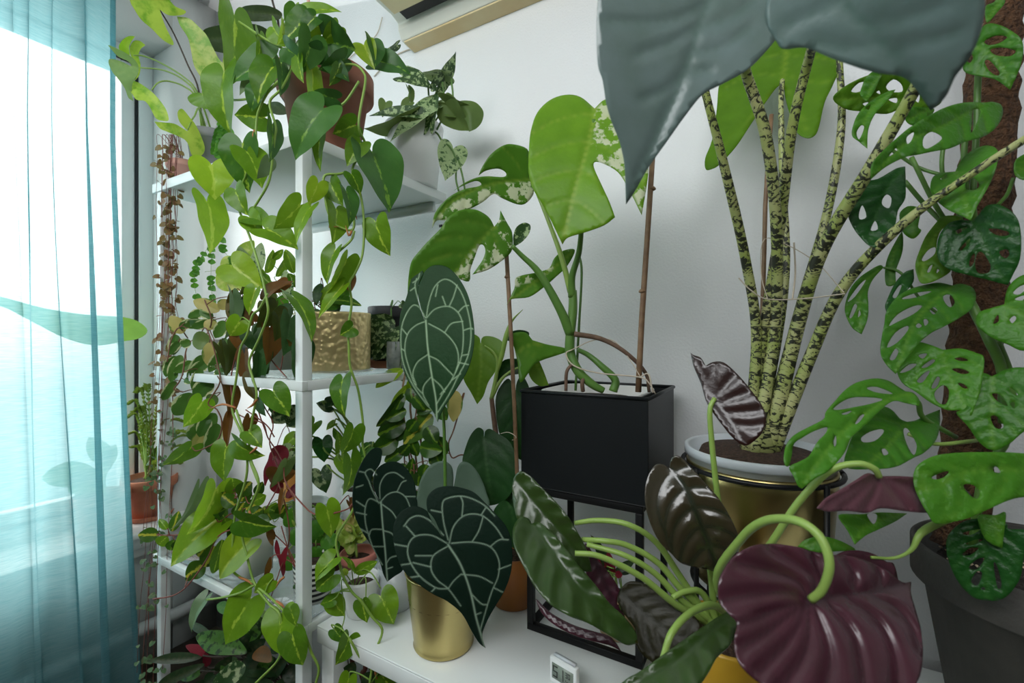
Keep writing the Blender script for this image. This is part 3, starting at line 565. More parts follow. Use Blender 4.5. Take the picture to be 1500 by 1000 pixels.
for nm, z in (('top_rail', PZ0-q-.0025), ('bottom_rail', BZ+.0003)):
    obj(nm, bx((sx0, sy0, z), (sx1, sy0+q, z+q)), 'black_metal', ps, bevel=.001); obj(nm, bx((sx0, sy1-q, z), (sx1, sy1, z+q)), 'black_metal', ps, bevel=.001)
    obj(nm, bx((sx0, sy0+q+.0003, z), (sx0+q, sy1-q-.0003, z+q)), 'black_metal', ps, bevel=.001); obj(nm, bx((sx1-q, sy0+q+.0003, z), (sx1, sy1-q-.0003, z+q)), 'black_metal', ps, bevel=.001)
md = 1.0
b = MB(); tube(b, [P(884, 572, .985), P(868, 563, .985), P(848, 545, .99), P(836, 520, 1.0), P(835, 495, 1.0), P(839, 455, 1.0), P(839, 425, 1.0)], [.007, .009, .0105, .011, .0105, .010, .009], n=12, k=6)
tube(b, [P(898, 573, .985), P(901, 556, .985), P(880, 535, .99), P(862, 520, 1.0), P(846, 512, 1.0)], [.0095, .008, .006, .005], n=10); obj('main_stem', b, 'stem_green', mp_)
b = MB(); tube(b, [P(836, 490, 1.0), P(820, 452, .99), P(790, 400, .985), P(765, 375, .98), P(750, 360, .97)], [.011, .009, .006, .0045], n=12); obj('leaf_stalk', b, 'stem_green', mp_)
b = MB(); tube(b, [P(838, 435, 1.0), P(838, 405, .99), P(848, 370, .97), P(853, 325, .95), P(870, 175, .92)], [.009, .007, .0055, .004], n=12); obj('leaf_stalk', b, 'stem_green', mp_)
b = MB(); tube(b, [P(836, 428, 1.0), P(822, 375, 1.0), P(800, 315, 1.01), P(779, 264, 1.02)], [.007, .005, .0032], n=10); obj('leaf_stalk', b, 'stem_pale', mp_)
b = MB(); tube(b, [P(843, 572, 1.02), P(848, 480, 1.03), P(852, 400, 1.04), P(848, 372, 1.05)], .003, n=8); obj('leaf_stalk', b, 'stem_green', mp_)
for pts, r in (([P(841, 489, .99), P(880, 496, .985), P(915, 515, .97), P(945, 545, .97), P(951, 574, .97)], [.006, .0045, .0035]), ([P(838, 533, .985), P(830, 545, .98), P(829, 572, .985)], .0038), ([P(857, 550, .985), P(853, 560, .98), P(854, 573, .985)], .0045)):
    b = MB(); tube(b, pts, r, n=8); obj('aerial_root', b, 'aerial', mp_)
b = MB(); tube(b, [P(838, 512, .985), P(829, 518, .985), P(840, 535, .975), P(875, 546, .965), P(935, 552, .94), P(950, 560, .93), P(960, 577, .93)], .0015, n=6)
tube(b, [P(838, 512, .985), P(870, 498, .99), P(900, 500, .985), P(925, 530, .96), P(938, 552, .94)], .0012, n=6); tube(b, [P(938, 552, .94), P(950, 548, .93), P(956, 575, .92)], .0015, n=6); obj('string', b, 'twine', mp_)
b = MB(); tube(b, [P(956, 228, .95), P(948, 350, .95), P(940, 470, .95), P(935, 574, .95)], [.0055, .0062], n=10, k=2)
for q_ in ((956, 277), (942, 427)): c = P(q_[0]-1, q_[1], .95); lathe(b, c-(0, 0, .003), [(.005, 0), (.0082, .002), (.0075, .005), (.005, .008)], n=10)
obj('bamboo_cane', b, 'bamboo', mp_)
def mleaf(outl, mid, d0, d1, m='L_monstera', **k):
    b = MB(); traced(b, outl, mid, d0, d1, **k); return obj('leaf', b, m, mp_, solid=.0008)
mleaf([(871, 159, 1), (850, 142), (828, 139), (805, 147), (787, 165), (778, 190), (775, 215), (774, 250), (780, 275), (795, 300), (808, 325), (824, 358, 1), (832, 348), (858, 340), (885, 330), (901, 318, 1), (893, 296), (880, 268), (870, 245), (872, 237), (885, 240), (905, 252), (920, 275), (940, 315, 1), (946, 280), (950, 245), (945, 205), (928, 172), (905, 148), (886, 146)],
      [(871, 159), (862, 210), (846, 265), (832, 320), (824, 357)], .93, .88, cup=.12, arch=.04, quilt=.0022, nv=5, ang=1.15, res=.008, vw=.002, roll=8, patch=[(874, 158), (866, 205), (872, 237), (890, 242), (915, 262), (945, 320), (955, 200), (900, 140)])
mleaf([(776, 263, 1), (775, 235), (772, 218), (750, 211), (735, 214), (718, 227), (706, 245), (701, 257, 1), (712, 250), (730, 247), (741, 253), (738, 259), (715, 258), (698, 260), (680, 268), (665, 279, 1), (680, 271), (697, 265), (705, 269), (700, 273), (680, 277), (660, 287), (645, 301), (636, 315), (633, 334, 1), (640, 323), (655, 322), (672, 312), (690, 305), (707, 296), (723, 284), (735, 290), (757, 299), (770, 298), (781, 285), (782, 270)],
      [(776, 263), (740, 266), (700, 276), (660, 297), (634, 330)], 1.04, .99, m='L_monstera_half', cup=.1, arch=.02, nv=4, res=.006, vw=.0018, quilt=.0015, patch=[(785, 265), (740, 269), (700, 279), (665, 298), (632, 325), (630, 345), (700, 320), (790, 310)])
mleaf([(724, 332, 1), (716, 318), (700, 308), (685, 306), (668, 310), (655, 320), (645, 335), (630, 350), (612, 370), (602, 385), (598, 410), (597, 434, 1), (606, 420), (640, 412), (668, 408), (687, 412), (689, 395), (695, 378), (702, 360), (708, 359), (711, 368), (706, 382), (692, 402, 1), (715, 395), (735, 382), (748, 370), (751, 358), (750, 340), (742, 325), (733, 308, 1), (731, 322)],
      [(724, 332), (695, 362), (668, 398), (640, 425)], .97, .94, cup=.1, arch=.03, nv=5, res=.008, vw=.0018, quilt=.0018, roll=-6, m='L_monstera_half', patch=[(722, 334), (700, 358), (668, 398), (660, 425), (720, 410), (760, 370), (750, 310), (728, 300)])
mleaf([(842, 366), (825, 367), (812, 378), (805, 392), (790, 398), (765, 403), (755, 408), (754, 420), (750, 430), (742, 447, 1), (750, 438), (775, 435), (795, 422), (815, 405), (832, 388)], [(842, 366), (810, 393), (780, 415), (744, 443)], 1.05, 1.0, m='L_monstera_half', cup=.15, nv=4, res=.006, patch=[(835, 360), (800, 378), (750, 400), (748, 422), (790, 408), (825, 385)])
mleaf([(833, 513), (800, 504), (780, 498, 1), (770, 487), (755, 487), (745, 492), (752, 505), (758, 530), (762, 560), (775, 545), (788, 530)], [(795, 504), (775, 505), (752, 520)], 1.06, 1.03, m='L_monstera_half', cup=.2, nv=3, res=.009)

# ================================================================ clarinervium-like plant in the brass pot on the bench
cp = thing('velvet_anthurium', 'plant with huge dark heart leaves netted with white veins in a tapered brass pot', 'potted plant', PZ(650, 945, BZ))
gc = PZ(650, 940, BZ); gc = np.array((gc[0], gc[1]+.0, BZ+.001))
b = MB(); lathe(b, gc, [(.055, 0), (.0625, .001), (.064, .004), (.062, .008), (.064, .02), (.080, .155), (.082, .158), (.080, .160), (.077, .156), (.072, .11), (1e-6, .108)], n=72); obj('brass_pot', b, 'gold', cp)
b = MB(); lathe(b, gc+(0, 0, .1), [(.074, .0), (.04, .018), (1e-6, .02)], n=24); obj('soil', b, 'soil', cp)
top = gc+np.array((0, 0, .118))
def cleaf(outl, mid, d0, d1, veins, m='L_clarinervium', vw=.00105, **k):
    q = lambda z: [(375+a[0]/3.003, a[2:] and 0 or (334+a[1]/3.003)) for a in z]
    b = MB(); traced(b, outl, mid, d0, d1, veins=veins, vw=vw, **k); return obj('leaf', b, m, cp, solid=.001)
q6 = lambda z: [(375+a[0]/3.003, 334+a[1]/3.003)+tuple(a[2:]) for a in z]
q2 = lambda z: [(375+a[0]/3.003, 667+a[1]/3.003)+tuple(a[2:]) for a in z]
q3 = lambda z: [(750+a[0]/3.003, 667+a[1]/3.003)+tuple(a[2:]) for a in z]
q4 = lambda z: [(1125+a[0]/3.003, 667+a[1]/3.003)+tuple(a[2:]) for a in z]
q8 = lambda z: [(1125+a[0]/3.003, 334+a[1]/3.003)+tuple(a[2:]) for a in z]
q1 = lambda z: [(1125+a[0]/2.995, a[1]/2.995)+tuple(a[2:]) for a in z]
V1 = [q6(z) for z in ([(750, 390), (760, 330), (785, 260), (830, 225), (880, 250), (915, 310), (940, 400), (946, 480), (930, 570), (890, 650), (850, 730), (800, 810)],
    [(750, 395), (790, 355), (850, 345), (895, 380), (912, 450), (905, 560), (870, 650), (820, 730), (797, 770)], [(760, 420), (830, 460), (880, 520), (890, 590), (860, 670), (812, 730)],
    [(758, 560), (800, 580), (840, 620), (870, 650)], [(745, 395), (720, 350), (690, 340), (660, 380), (640, 440), (638, 520), (650, 600), (690, 690), (740, 760), (785, 820)],
    [(745, 410), (700, 430), (665, 470), (655, 540), (675, 620), (700, 690), (735, 730)], [(757, 555), (710, 590), (690, 640), (705, 690)], [(770, 655), (740, 690), (735, 730), (760, 780)], [(770, 655), (810, 690), (830, 720)],
    [(722, 345), (700, 260), (707, 222)], [(890, 370), (915, 345), (935, 340)], [(912, 450), (945, 440), (955, 445)], [(905, 560), (935, 555)], [(850, 345), (870, 300), (885, 250)], [(790, 300), (800, 250)], [(655, 540), (640, 530)], [(820, 300), (835, 340)], [(665, 470), (640, 440)], [(860, 670), (900, 640)], [(890, 590), (935, 600)], [(830, 460), (860, 420), (910, 410)], [(720, 200), (712, 225), (690, 240)], [(700, 260), (680, 275)])]
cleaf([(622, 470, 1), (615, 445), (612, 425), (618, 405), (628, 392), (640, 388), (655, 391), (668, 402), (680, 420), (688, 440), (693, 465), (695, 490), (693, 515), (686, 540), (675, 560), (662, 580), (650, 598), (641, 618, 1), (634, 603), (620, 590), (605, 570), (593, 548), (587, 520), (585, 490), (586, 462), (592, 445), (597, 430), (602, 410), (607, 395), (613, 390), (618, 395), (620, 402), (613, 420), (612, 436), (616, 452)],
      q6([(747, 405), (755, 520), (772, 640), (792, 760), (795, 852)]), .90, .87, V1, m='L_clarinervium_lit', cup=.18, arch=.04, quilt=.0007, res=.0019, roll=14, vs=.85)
V2 = [q2(z) for z in ([(550, 200), (580, 170), (620, 160), (655, 180), (675, 220), (685, 260)], [(545, 190), (545, 130), (570, 85), (610, 75), (650, 100)], [(555, 215), (600, 250), (635, 310)], [(548, 210), (500, 190), (480, 230), (480, 290), (495, 350), (520, 420), (555, 480)],
    [(540, 210), (510, 150), (495, 110), (480, 75), (505, 60), (530, 85)], [(560, 325), (510, 325), (497, 350)], [(565, 400), (530, 400), (515, 400)], [(562, 330), (600, 345), (640, 400)], [(570, 480), (590, 450), (620, 440)], [(480, 75), (455, 70)], [(485, 260), (440, 250)], [(478, 225), (440, 200)], [(490, 340), (455, 320)], [(620, 160), (640, 120), (660, 110)], [(655, 180), (700, 180)], [(572, 500), (600, 490)], [(470, 130), (440, 140)], [(520, 420), (500, 400)])]
cleaf(q2([(547, 204, 1), (526, 165), (515, 115), (530, 62), (570, 32), (620, 28), (665, 60), (697, 120), (708, 190), (708, 260), (690, 330), (665, 420), (648, 500), (610, 530), (577, 555, 1), (560, 520), (545, 470), (510, 400), (470, 340), (440, 280), (425, 220), (425, 160), (435, 100), (455, 50), (480, 5), (510, -28), (540, -35), (554, -20), (550, 20), (535, 50), (515, 80), (512, 112), (525, 165)][:-4]+[(540, 45), (518, 75), (508, 115), (524, 168)]),
      q2([(549, 204), (556, 300), (566, 400), (572, 480), (577, 553)]), .93, .90, V2, cup=.2, arch=.04, quilt=.0007, res=.0019, roll=-22, vs=.85)
V3 = [q2(z) for z in ([(850, 385), (870, 310), (920, 262), (990, 262), (1050, 310), (1090, 370)], [(860, 385), (950, 380), (1030, 400), (1068, 460), (1065, 530), (1040, 590), (1020, 650), (985, 770)], [(845, 370), (825, 290), (820, 210), (850, 185), (920, 180), (1000, 215), (1050, 265)],
    [(840, 385), (770, 350), (700, 355), (668, 400), (675, 460), (720, 530), (790, 580), (845, 585)], [(840, 400), (780, 440), (770, 500), (800, 550), (845, 585), (900, 660)], [(825, 350), (770, 290), (720, 265), (680, 275), (650, 310)], [(903, 522), (980, 530), (1040, 560)], [(903, 520), (870, 550), (845, 585)], [(945, 605), (990, 650), (1018, 655)],
    [(950, 380), (980, 330), (1000, 265)], [(1030, 400), (1070, 370), (1110, 370)], [(1066, 500), (1120, 480)], [(905, 270), (910, 210), (900, 180)], [(770, 490), (690, 470)], [(668, 400), (610, 390)], [(700, 355), (660, 310)], [(775, 440), (700, 440)], [(680, 475), (640, 480)], [(820, 250), (770, 240)], [(720, 530), (680, 535)], [(1045, 580), (1085, 600)], [(990, 262), (1010, 230)], [(790, 580), (770, 600)], [(965, 700), (990, 690)])]
cleaf(q2([(818, 358, 1), (775, 290), (752, 232), (755, 180), (790, 145), (840, 134), (900, 140), (960, 162), (1010, 210), (1060, 262), (1100, 310), (1123, 370), (1128, 450), (1120, 520), (1095, 590), (1060, 650), (1020, 720), (995, 790), (1010, 846, 1), (982, 825), (950, 775), (905, 695), (840, 640), (780, 610), (720, 570), (660, 520), (625, 460), (605, 380), (605, 310), (625, 262), (660, 232), (700, 222), (745, 238), (785, 280)]),
      q2([(845, 392), (900, 480), (942, 595), (970, 720), (1006, 840)]), .80, .80, V3, cup=.14, arch=.05, quilt=.0007, res=.0019, roll=0, vs=.85)
cleaf([(664, 716, 1), (664, 695), (661, 682), (650, 675), (632, 680), (618, 698), (611, 725), (610, 760), (630, 800), (670, 820), (700, 790), (717, 745), (712, 720), (703, 697), (690, 680), (677, 676), (670, 685), (667, 700)], [(665, 716), (665, 760), (665, 818)], .98, .96, None, m='L_clar_under', nv=4, res=.006, cup=.1, quilt=.001)
def stalk(parent, pts, r, m='stem_green', name='leaf_stalk', n=10):
    b = MB(); tube(b, pts, r, n=n); return obj(name, b, m, parent)
stalk(cp, [top+(0, .02, 0), P(652, 780, .96), P(652, 690, .95), P(649, 600, .94), P(640, 520, .93), P(625, 472, .905)], [.0042, .0034, .003])
stalk(cp, [top+(.005, -.01, 0), P(655, 850, .93), P(664, 825, .90), P(662, 800, .84), P(657, 797, .805)], [.004, .003])
stalk(cp, [top+(-.015, 0, 0), P(612, 840, .95), P(590, 790, .96), P(565, 745, .955), P(558, 736, .935)], [.004, .003])
stalk(cp, [top+(.01, .02, 0), P(672, 800, .98), P(668, 740, .985), P(665, 718, .98)], [.004, .003])

# ================================================================ copper plant in yellow pot, front right
kc = np.array((-.062, .772, BZ+.001))
kp = thing('copper_alocasia', 'plant with quilted dark copper leaves and purple undersides in a yellow pot', 'potted plant', kc)
pot(kp, kc, .205, .076, .055, 'yellow_pot', name='pot', soild=.012); crown = kc+(0, 0, .2)
def kleaf(outl, mid, d0, d1, m, under=None, **k):
    b = MB(); k.setdefault('nv', 6); k.setdefault('res', .005); k.setdefault('quilt', .005); k.setdefault('vw', .0026); traced(b, outl, mid, d0, d1, **k)
    if under: return obj('leaf', b, [m, under], kp, solid=.0016, solidmat=1)
    return obj('leaf', b, m, kp, solid=.0016)
kleaf(q3([(690, 60, 1), (697, 22), (712, 3), (740, 5), (785, 48), (850, 120), (910, 190), (960, 270), (995, 350), (1000, 410), (980, 460), (950, 500), (915, 532, 1), (870, 502), (800, 490), (740, 470), (700, 430), (650, 380), (610, 300), (588, 220), (585, 150), (600, 85), (630, 42), (660, 38), (680, 48)]),
      q3([(700, 62), (765, 150), (805, 240), (850, 350), (913, 528)]), .66, .63, 'L_cuprea', under='L_cuprea_under', cup=.1, arch=.10, quilt=.014, nv=6, ang=1.15, vw=.003, curve=.9, res=.0035, vs=.8)
kleaf(q3([(85, 300, 1), (72, 278), (40, 270), (12, 300), (3, 350), (15, 410), (60, 505), (110, 590), (170, 655), (250, 705), (330, 735), (420, 785), (500, 832), (552, 826, 1), (545, 780), (500, 715), (430, 650), (360, 560), (290, 480), (230, 400), (170, 332), (120, 295)]),
      q3([(95, 305), (160, 400), (260, 540), (370, 650), (460, 740), (548, 822)]), .70, .62, 'L_cuprea_green', under='L_cuprea_under', cup=.22, arch=.1, quilt=.013, nv=6, ang=1.0, vw=.003, roll=-25, curve=.8, ruf=.05)
b = MB()
kleaf(q3([(0, 140, 1), (12, 90), (40, 70), (80, 90), (120, 130), (180, 190), (240, 260), (290, 340), (330, 420), (352, 510, 1), (300, 500), (200, 400), (100, 330), (30, 290), (8, 220)]), q3([(20, 110), (120, 230), (230, 350), (348, 500)]), .76, .70, 'L_cuprea_green', under='L_cuprea_under', cup=.25, arch=.06, quilt=.006, roll=15)
kleaf(q3([(320, 385), (370, 450), (430, 520), (472, 590), (462, 650), (500, 720), (450, 740), (380, 640), (330, 540)]), q3([(330, 390), (400, 540), (480, 720)]), .76, .72, 'L_cuprea_under', quilt=.003)
kleaf(q3([(105, 630), (170, 690), (260, 740), (350, 770), (420, 790), (455, 820), (482, 862, 1), (430, 835), (350, 815), (260, 785), (180, 740), (130, 690)]), q3([(105, 630), (200, 720), (350, 795), (480, 858)]), .73, .67, 'L_cuprea_under', quilt=.003)
kleaf(q3([(462, 640, 1), (475, 590), (520, 553), (600, 570), (680, 620), (760, 670), (832, 745), (800, 800), (700, 865), (620, 912, 1), (570, 870), (530, 800), (545, 765), (500, 705)]), q3([(475, 600), (580, 690), (700, 780), (800, 800)]), .72, .66, 'L_cuprea_dark', under='L_cuprea_under', quilt=.005)
kleaf(q3([(430, 1050, 1), (500, 985), (560, 950), (700, 850), (800, 780), (900, 712), (960, 685), (992, 702), (985, 765), (960, 830), (900, 890), (860, 960), (820, 1010), (700, 1060), (500, 1090)]), q3([(975, 700), (850, 800), (700, 920), (450, 1060)]), .58, .50, 'L_cuprea_green', under='L_cuprea_under', cup=.2, arch=.08, quilt=.005, roll=20)
kleaf([(1052, 862), (1056, 842), (1075, 815), (1100, 800), (1125, 796), (1165, 800), (1205, 811), (1250, 815), (1295, 833), (1320, 852), (1334, 852, 1), (1334, 870), (1341, 895), (1349, 925), (1351, 960), (1342, 1000), (1300, 1040), (1240, 1050), (1185, 1035), (1140, 1015), (1100, 990), (1080, 965), (1076, 935), (1079, 912), (1066, 897), (1054, 882)],
      [(1186, 878), (1230, 872), (1280, 866), (1333, 853)], .47, .53, 'L_cuprea_under', under='L_cuprea', cup=.12, arch=.03, quilt=.0052, vw=.0017, res=.0035, roll=0, ruf=.02, vs=.9,
      veins=[[(1186, 878), (1150, 888), (1110, 905), (1078, 912)], [(1186, 878), (1150, 868), (1100, 872), (1055, 880)], [(1186, 878), (1165, 850), (1120, 835), (1080, 825)], [(1192, 876), (1190, 845), (1150, 815), (1130, 800)], [(1215, 873), (1200, 840), (1192, 815)], [(1250, 870), (1250, 840), (1235, 815)], [(1285, 864), (1290, 848), (1285, 832)],
             [(1180, 882), (1160, 930), (1110, 985)], [(1184, 884), (1180, 950), (1140, 1012)], [(1190, 884), (1215, 960), (1200, 1040)], [(1205, 876), (1250, 930), (1265, 1000), (1260, 1048)], [(1235, 873), (1285, 910), (1310, 960), (1315, 1030)], [(1265, 868), (1310, 890), (1335, 920), (1348, 950)], [(1180, 880), (1130, 920), (1085, 950)]])
kleaf([(1197, 744, 1), (1210, 730), (1235, 715), (1256, 702), (1272, 693), (1290, 697), (1330, 698), (1380, 704), (1410, 714), (1425, 727, 1), (1400, 738), (1365, 750), (1330, 749), (1290, 744), (1270, 751), (1240, 748), (1212, 749)],
      [(1286, 698), (1340, 712), (1422, 727)], .56, .60, 'L_cuprea_pinkish', under='L_cuprea', cup=.15, quilt=.003, vw=.002, res=.004, veins=[[(1286, 698), (1250, 715), (1205, 742)], [(1286, 698), (1280, 720), (1265, 748)], [(1286, 698), (1310, 720), (1330, 748)], [(1300, 700), (1350, 725), (1370, 748)], [(1330, 706), (1380, 722), (1400, 737)], [(1284, 698), (1265, 715), (1230, 746)]])
kleaf([(1215, 822), (1235, 808), (1258, 806), (1280, 811), (1298, 822), (1309, 826), (1316, 852, 1), (1290, 845), (1250, 830)], [(1225, 815), (1270, 822), (1313, 845)], .60, .60, 'L_cuprea_under', quilt=.003)
q7 = lambda z: [(750+a[0]/3.003, 334+a[1]/3.003)+tuple(a[2:]) for a in z]
kleaf(q7([(785, 548, 1), (800, 558), (830, 570), (852, 606, 1), (880, 590), (930, 590), (990, 640), (1050, 710), (1100, 780), (1118, 840), (1100, 900), (1060, 940), (1020, 956), (970, 920), (920, 860), (870, 790), (850, 750), (830, 680), (800, 610)]), q7([(890, 748), (960, 840), (1020, 950)]), .70, .66, 'L_cuprea_maroon', under='L_cuprea_green', quilt=.003, cup=.1, vw=.002,
      veins=[q7(z) for z in ([(890, 748), (860, 680), (800, 570)], [(890, 748), (880, 660), (890, 595)], [(890, 748), (940, 690), (985, 640)], [(905, 770), (990, 740), (1050, 720)], [(935, 810), (1030, 810), (1095, 800)], [(970, 860), (1050, 870), (1110, 860)], [(890, 748), (850, 700), (810, 640)])])
def kst(pts, r=(.0055, .0045, .0038)):
    stalk(kp, [crown+np.array((RNG.uniform(-.018, .018), RNG.uniform(-.018, .018), 0))]+[P(*p) for p in pts], r, 'stem_pale', n=12)
kst([(1000, 850, .70), (962, 795, .70), (920, 768, .70), (875, 762, .72), (842, 766, .735)]); kst([(1005, 870, .69), (965, 825, .69), (920, 799, .69), (885, 792, .69), (853, 790, .71)])
kst([(1000, 880, .685), (960, 840, .68), (915, 813, .68), (860, 797, .70)]); kst([(990, 885, .67), (940, 845, .66), (880, 815, .66), (842, 810, .665)])
kst([(1050, 850, .62), (1085, 790, .56), (1120, 763, .52), (1165, 762, .48), (1200, 785, .46), (1215, 825, .45), (1205, 862, .455), (1188, 878, .463)], (.0056, .0046, .0042)); kst([(1090, 850, .66), (1130, 795, .62), (1170, 735, .59), (1215, 690, .57), (1255, 679, .555), (1280, 686, .55), (1288, 698, .553)], (.0055, .0044, .0036))
kst([(1050, 888, .62), (1015, 895, .58), (985, 925, .55), (971, 965, .54)]); kst([(1060, 800, .70), (1050, 720, .69), (1042, 640, .69), (1040, 600, .69), (1047, 583, .693)], (.0055, .0042, .0034)); kst([(1040, 830, .70), (1022, 790, .69), (995, 745, .70), (985, 700, .69)])
kst([(1030, 870, .69), (1005, 866, .68), (985, 875, .67)])

# ================================================================ swiss cheese vine on coir pole in the dark clay pot
ac_ = np.array((.358, .97, BZ+.001))
ap = thing('swiss_cheese_vine', 'climbing vine with perforated leaves on a coir pole in a dark clay pot', 'potted plant', ac_)
pot(ap, ac_, .325, .158, .108, 'charcoal_clay', rim=.006, rimh=.06, name='pot', soil='gritty', soild=.03)
b = MB()
for i in range(260):
    a = random.random()*6.283; r = .13*math.sqrt(random.random()); s = random.uniform(.0012, .0028); c = ac_+np.array((r*math.cos(a), r*math.sin(a), .30+.002)); lathe(b, c-(0, 0, s*.5), [(s*.5, 0), (s, s*.5), (s*.4, s)], n=5)
o = obj('perlite_grains', b, 'perlite', ap, smooth=False); o['kind'] = 'stuff'
pole0 = P(1405, 800, .735); pole1 = P(1462, -60, .755)
b = MB(); tube(b, [pole0, pole0*.5+pole1*.5+(.004, 0, 0), pole1], .032, n=28, k=24, rfun=lambda s, a: 1+.07*math.sin(s*140+a)+.05*math.sin(a*5+s*60)+.04*math.sin(a*9-s*90)); pole = obj('coir_pole', b, 'coir', ap)
b = MB(); ax = pole1-pole0; L_ = np.linalg.norm(ax); ax = ax/L_; u_ = nz(np.cross(ax, (0, 1, 0))); v_ = np.cross(ax, u_)
for i in range(520):
    s = random.uniform(0, L_); a = random.uniform(0, 6.283); pts = []
    for k in range(4): a += random.uniform(.1, .5)*(1 if i % 2 else -1); s += random.uniform(-.012, .012); r = .0335+random.uniform(0, .004)*(1+(k == 3)*random.random()*1.5); pts.append(pole0+ax*s+(u_*math.cos(a)+v_*math.sin(a))*r)
    tube(b, pts, .00035, n=3, k=2, cap=False)
o = obj('coir_fibres', b, 'coir_fibre', pole); o['kind'] = 'stuff'
for yy, tl_ in ((207, .01), (408, .012), (442, -.02), (498, .01), (505, .02), (150, .0)):
    s = (P(1450, yy, .76)[2]-pole0[2])/ax[2]; b = MB(); tube(b, [pole0+ax*(s+tl_*math.sin(k*.5))+(u_*math.cos(k*.4)+v_*math.sin(k*.4))*.0385 for k in range(17)], .0014, n=6, k=2); obj('twine_tie', b, 'jute', pole)
def ast(pts, r, m='stem_green'): stalk(ap, [P(*p) for p in pts], r, m, 'vine_stem')
ast([(1436, 60, .70), (1432, 130, .70), (1430, 200, .70), (1425, 290, .70), (1428, 330, .71)], .0042); ast([(1420, 160, .70), (1412, 230, .70), (1418, 300, .70)], .0038)
ast([(1410, 420, .70), (1430, 460, .68), (1450, 500, .66), (1468, 545, .66), (1470, 620, .66)], [.006, .0065, .006]); ast([(1460, 500, .66), (1480, 560, .66), (1475, 640, .66), (1440, 700, .67), (1425, 800, .68)], .0055)
ast([(1385, 190, .74), (1380, 250, .74), (1400, 300, .74), (1420, 360, .72)], .003); ast([(1335, 230, .75), (1370, 300, .74), (1400, 345, .73)], .0035); ast([(1325, 265, .77), (1355, 300, .76), (1385, 330, .74), (1405, 350, .72)], .0035); ast([(1300, 215, .78), (1345, 245, .77), (1395, 260, .74)], .0028)
ast([(1295, 392, .78), (1320, 400, .76), (1350, 440, .74), (1390, 470, .72)], .0022); ast([(1327, 577, .64), (1345, 590, .65), (1353, 612, .66), (1400, 640, .67)], .0035); ast([(1330, 635, .65), (1370, 650, .64), (1430, 645, .65)], .0028, 'stem_pale')
ast([(1276, 816, .60), (1310, 817, .60), (1335, 805, .59), (1350, 780, .59), (1385, 762, .60), (1430, 750, .62)], [.0018, .0022, .005, .0035], 'stem_pale'); ast([(1485, 260, .68), (1475, 285, .69), (1462, 300, .70)], .0025)
def aleaf(outl, mid, d0, d1, holes=(), m='L_adansonii', q=q8, **k):
    b = MB(); k.setdefault('cup', .12); k.setdefault('quilt', .0032); k.setdefault('res', .0045); k.setdefault('nv', 6); k.setdefault('vw', .0013); k.setdefault('arch', .03)
    traced(b, q(outl) if q else outl, q(mid) if q else mid, d0, d1, holes=[q(h) if q else h for h in holes], **k); return obj('leaf', b, m, ap, solid=.0006)
q5 = lambda z: [(1300+a[0]/5, 300+a[1]/5)+tuple(a[2:]) for a in z]
qt = lambda z: [(1100+a[0]/4, 550+a[1]/4)+tuple(a[2:]) for a in z]
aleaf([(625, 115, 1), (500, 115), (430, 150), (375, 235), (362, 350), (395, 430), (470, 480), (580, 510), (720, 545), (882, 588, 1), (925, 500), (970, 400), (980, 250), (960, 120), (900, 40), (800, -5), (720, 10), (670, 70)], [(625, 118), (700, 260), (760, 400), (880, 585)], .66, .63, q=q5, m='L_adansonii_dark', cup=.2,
      holes=[[(740, 178), (800, 175), (885, 198), (880, 225), (800, 222)], [(820, 340), (875, 325), (893, 360), (870, 390), (835, 375)], [(660, 352), (700, 350), (755, 440), (745, 490), (700, 505), (655, 490), (640, 420)], [(598, 420), (618, 370), (640, 360), (635, 420), (605, 455)], [(500, 190), (560, 165), (580, 170), (510, 215)], [(530, 320), (600, 245), (600, 270), (545, 330)]])
aleaf([(810, 252, 1), (850, 245), (900, 262), (915, 300), (900, 350), (850, 390), (780, 430), (720, 460), (670, 500), (620, 560), (562, 642, 1), (520, 600), (495, 550), (500, 480), (512, 420), (520, 370), (560, 310), (620, 270), (700, 247), (755, 240)], [(805, 260), (720, 330), (640, 430), (562, 635)], .70, .66,
      holes=[[(585, 312), (650, 285), (720, 278), (650, 305)], [(532, 430), (570, 380), (640, 343), (678, 343), (640, 378), (570, 412)], [(522, 525), (560, 460), (612, 430), (615, 450), (570, 502)], [(712, 360), (730, 348), (746, 362), (728, 380)], [(535, 575), (560, 530), (574, 545), (556, 578)], [(650, 430), (663, 418), (677, 430), (662, 440)], [(684, 405), (697, 400), (706, 415), (690, 430)], [(770, 300), (800, 292), (822, 325), (802, 348), (780, 330)]])
aleaf([(770, 535, 1), (850, 530), (920, 550), (950, 570), (945, 650), (930, 730), (893, 832, 1), (850, 802), (790, 800), (720, 770), (650, 720), (590, 680), (565, 620), (580, 575), (620, 540), (660, 503), (710, 512)], [(765, 545), (790, 620), (830, 720), (890, 825)], .67, .62, tint=0.,
      holes=[[(580, 636), (620, 600), (655, 598), (620, 627)], [(662, 560), (680, 552), (700, 553), (680, 575)], [(675, 612), (720, 578), (735, 585), (700, 612)], [(655, 672), (690, 635), (712, 630), (680, 678)], [(718, 702), (742, 655), (757, 662), (740, 700)], [(733, 722), (770, 690), (795, 712), (790, 762), (770, 776), (740, 757)], [(820, 574), (850, 568), (882, 582), (850, 585)], [(808, 620), (850, 618), (887, 636), (850, 641)], [(835, 682), (860, 685), (880, 705), (855, 702)]])
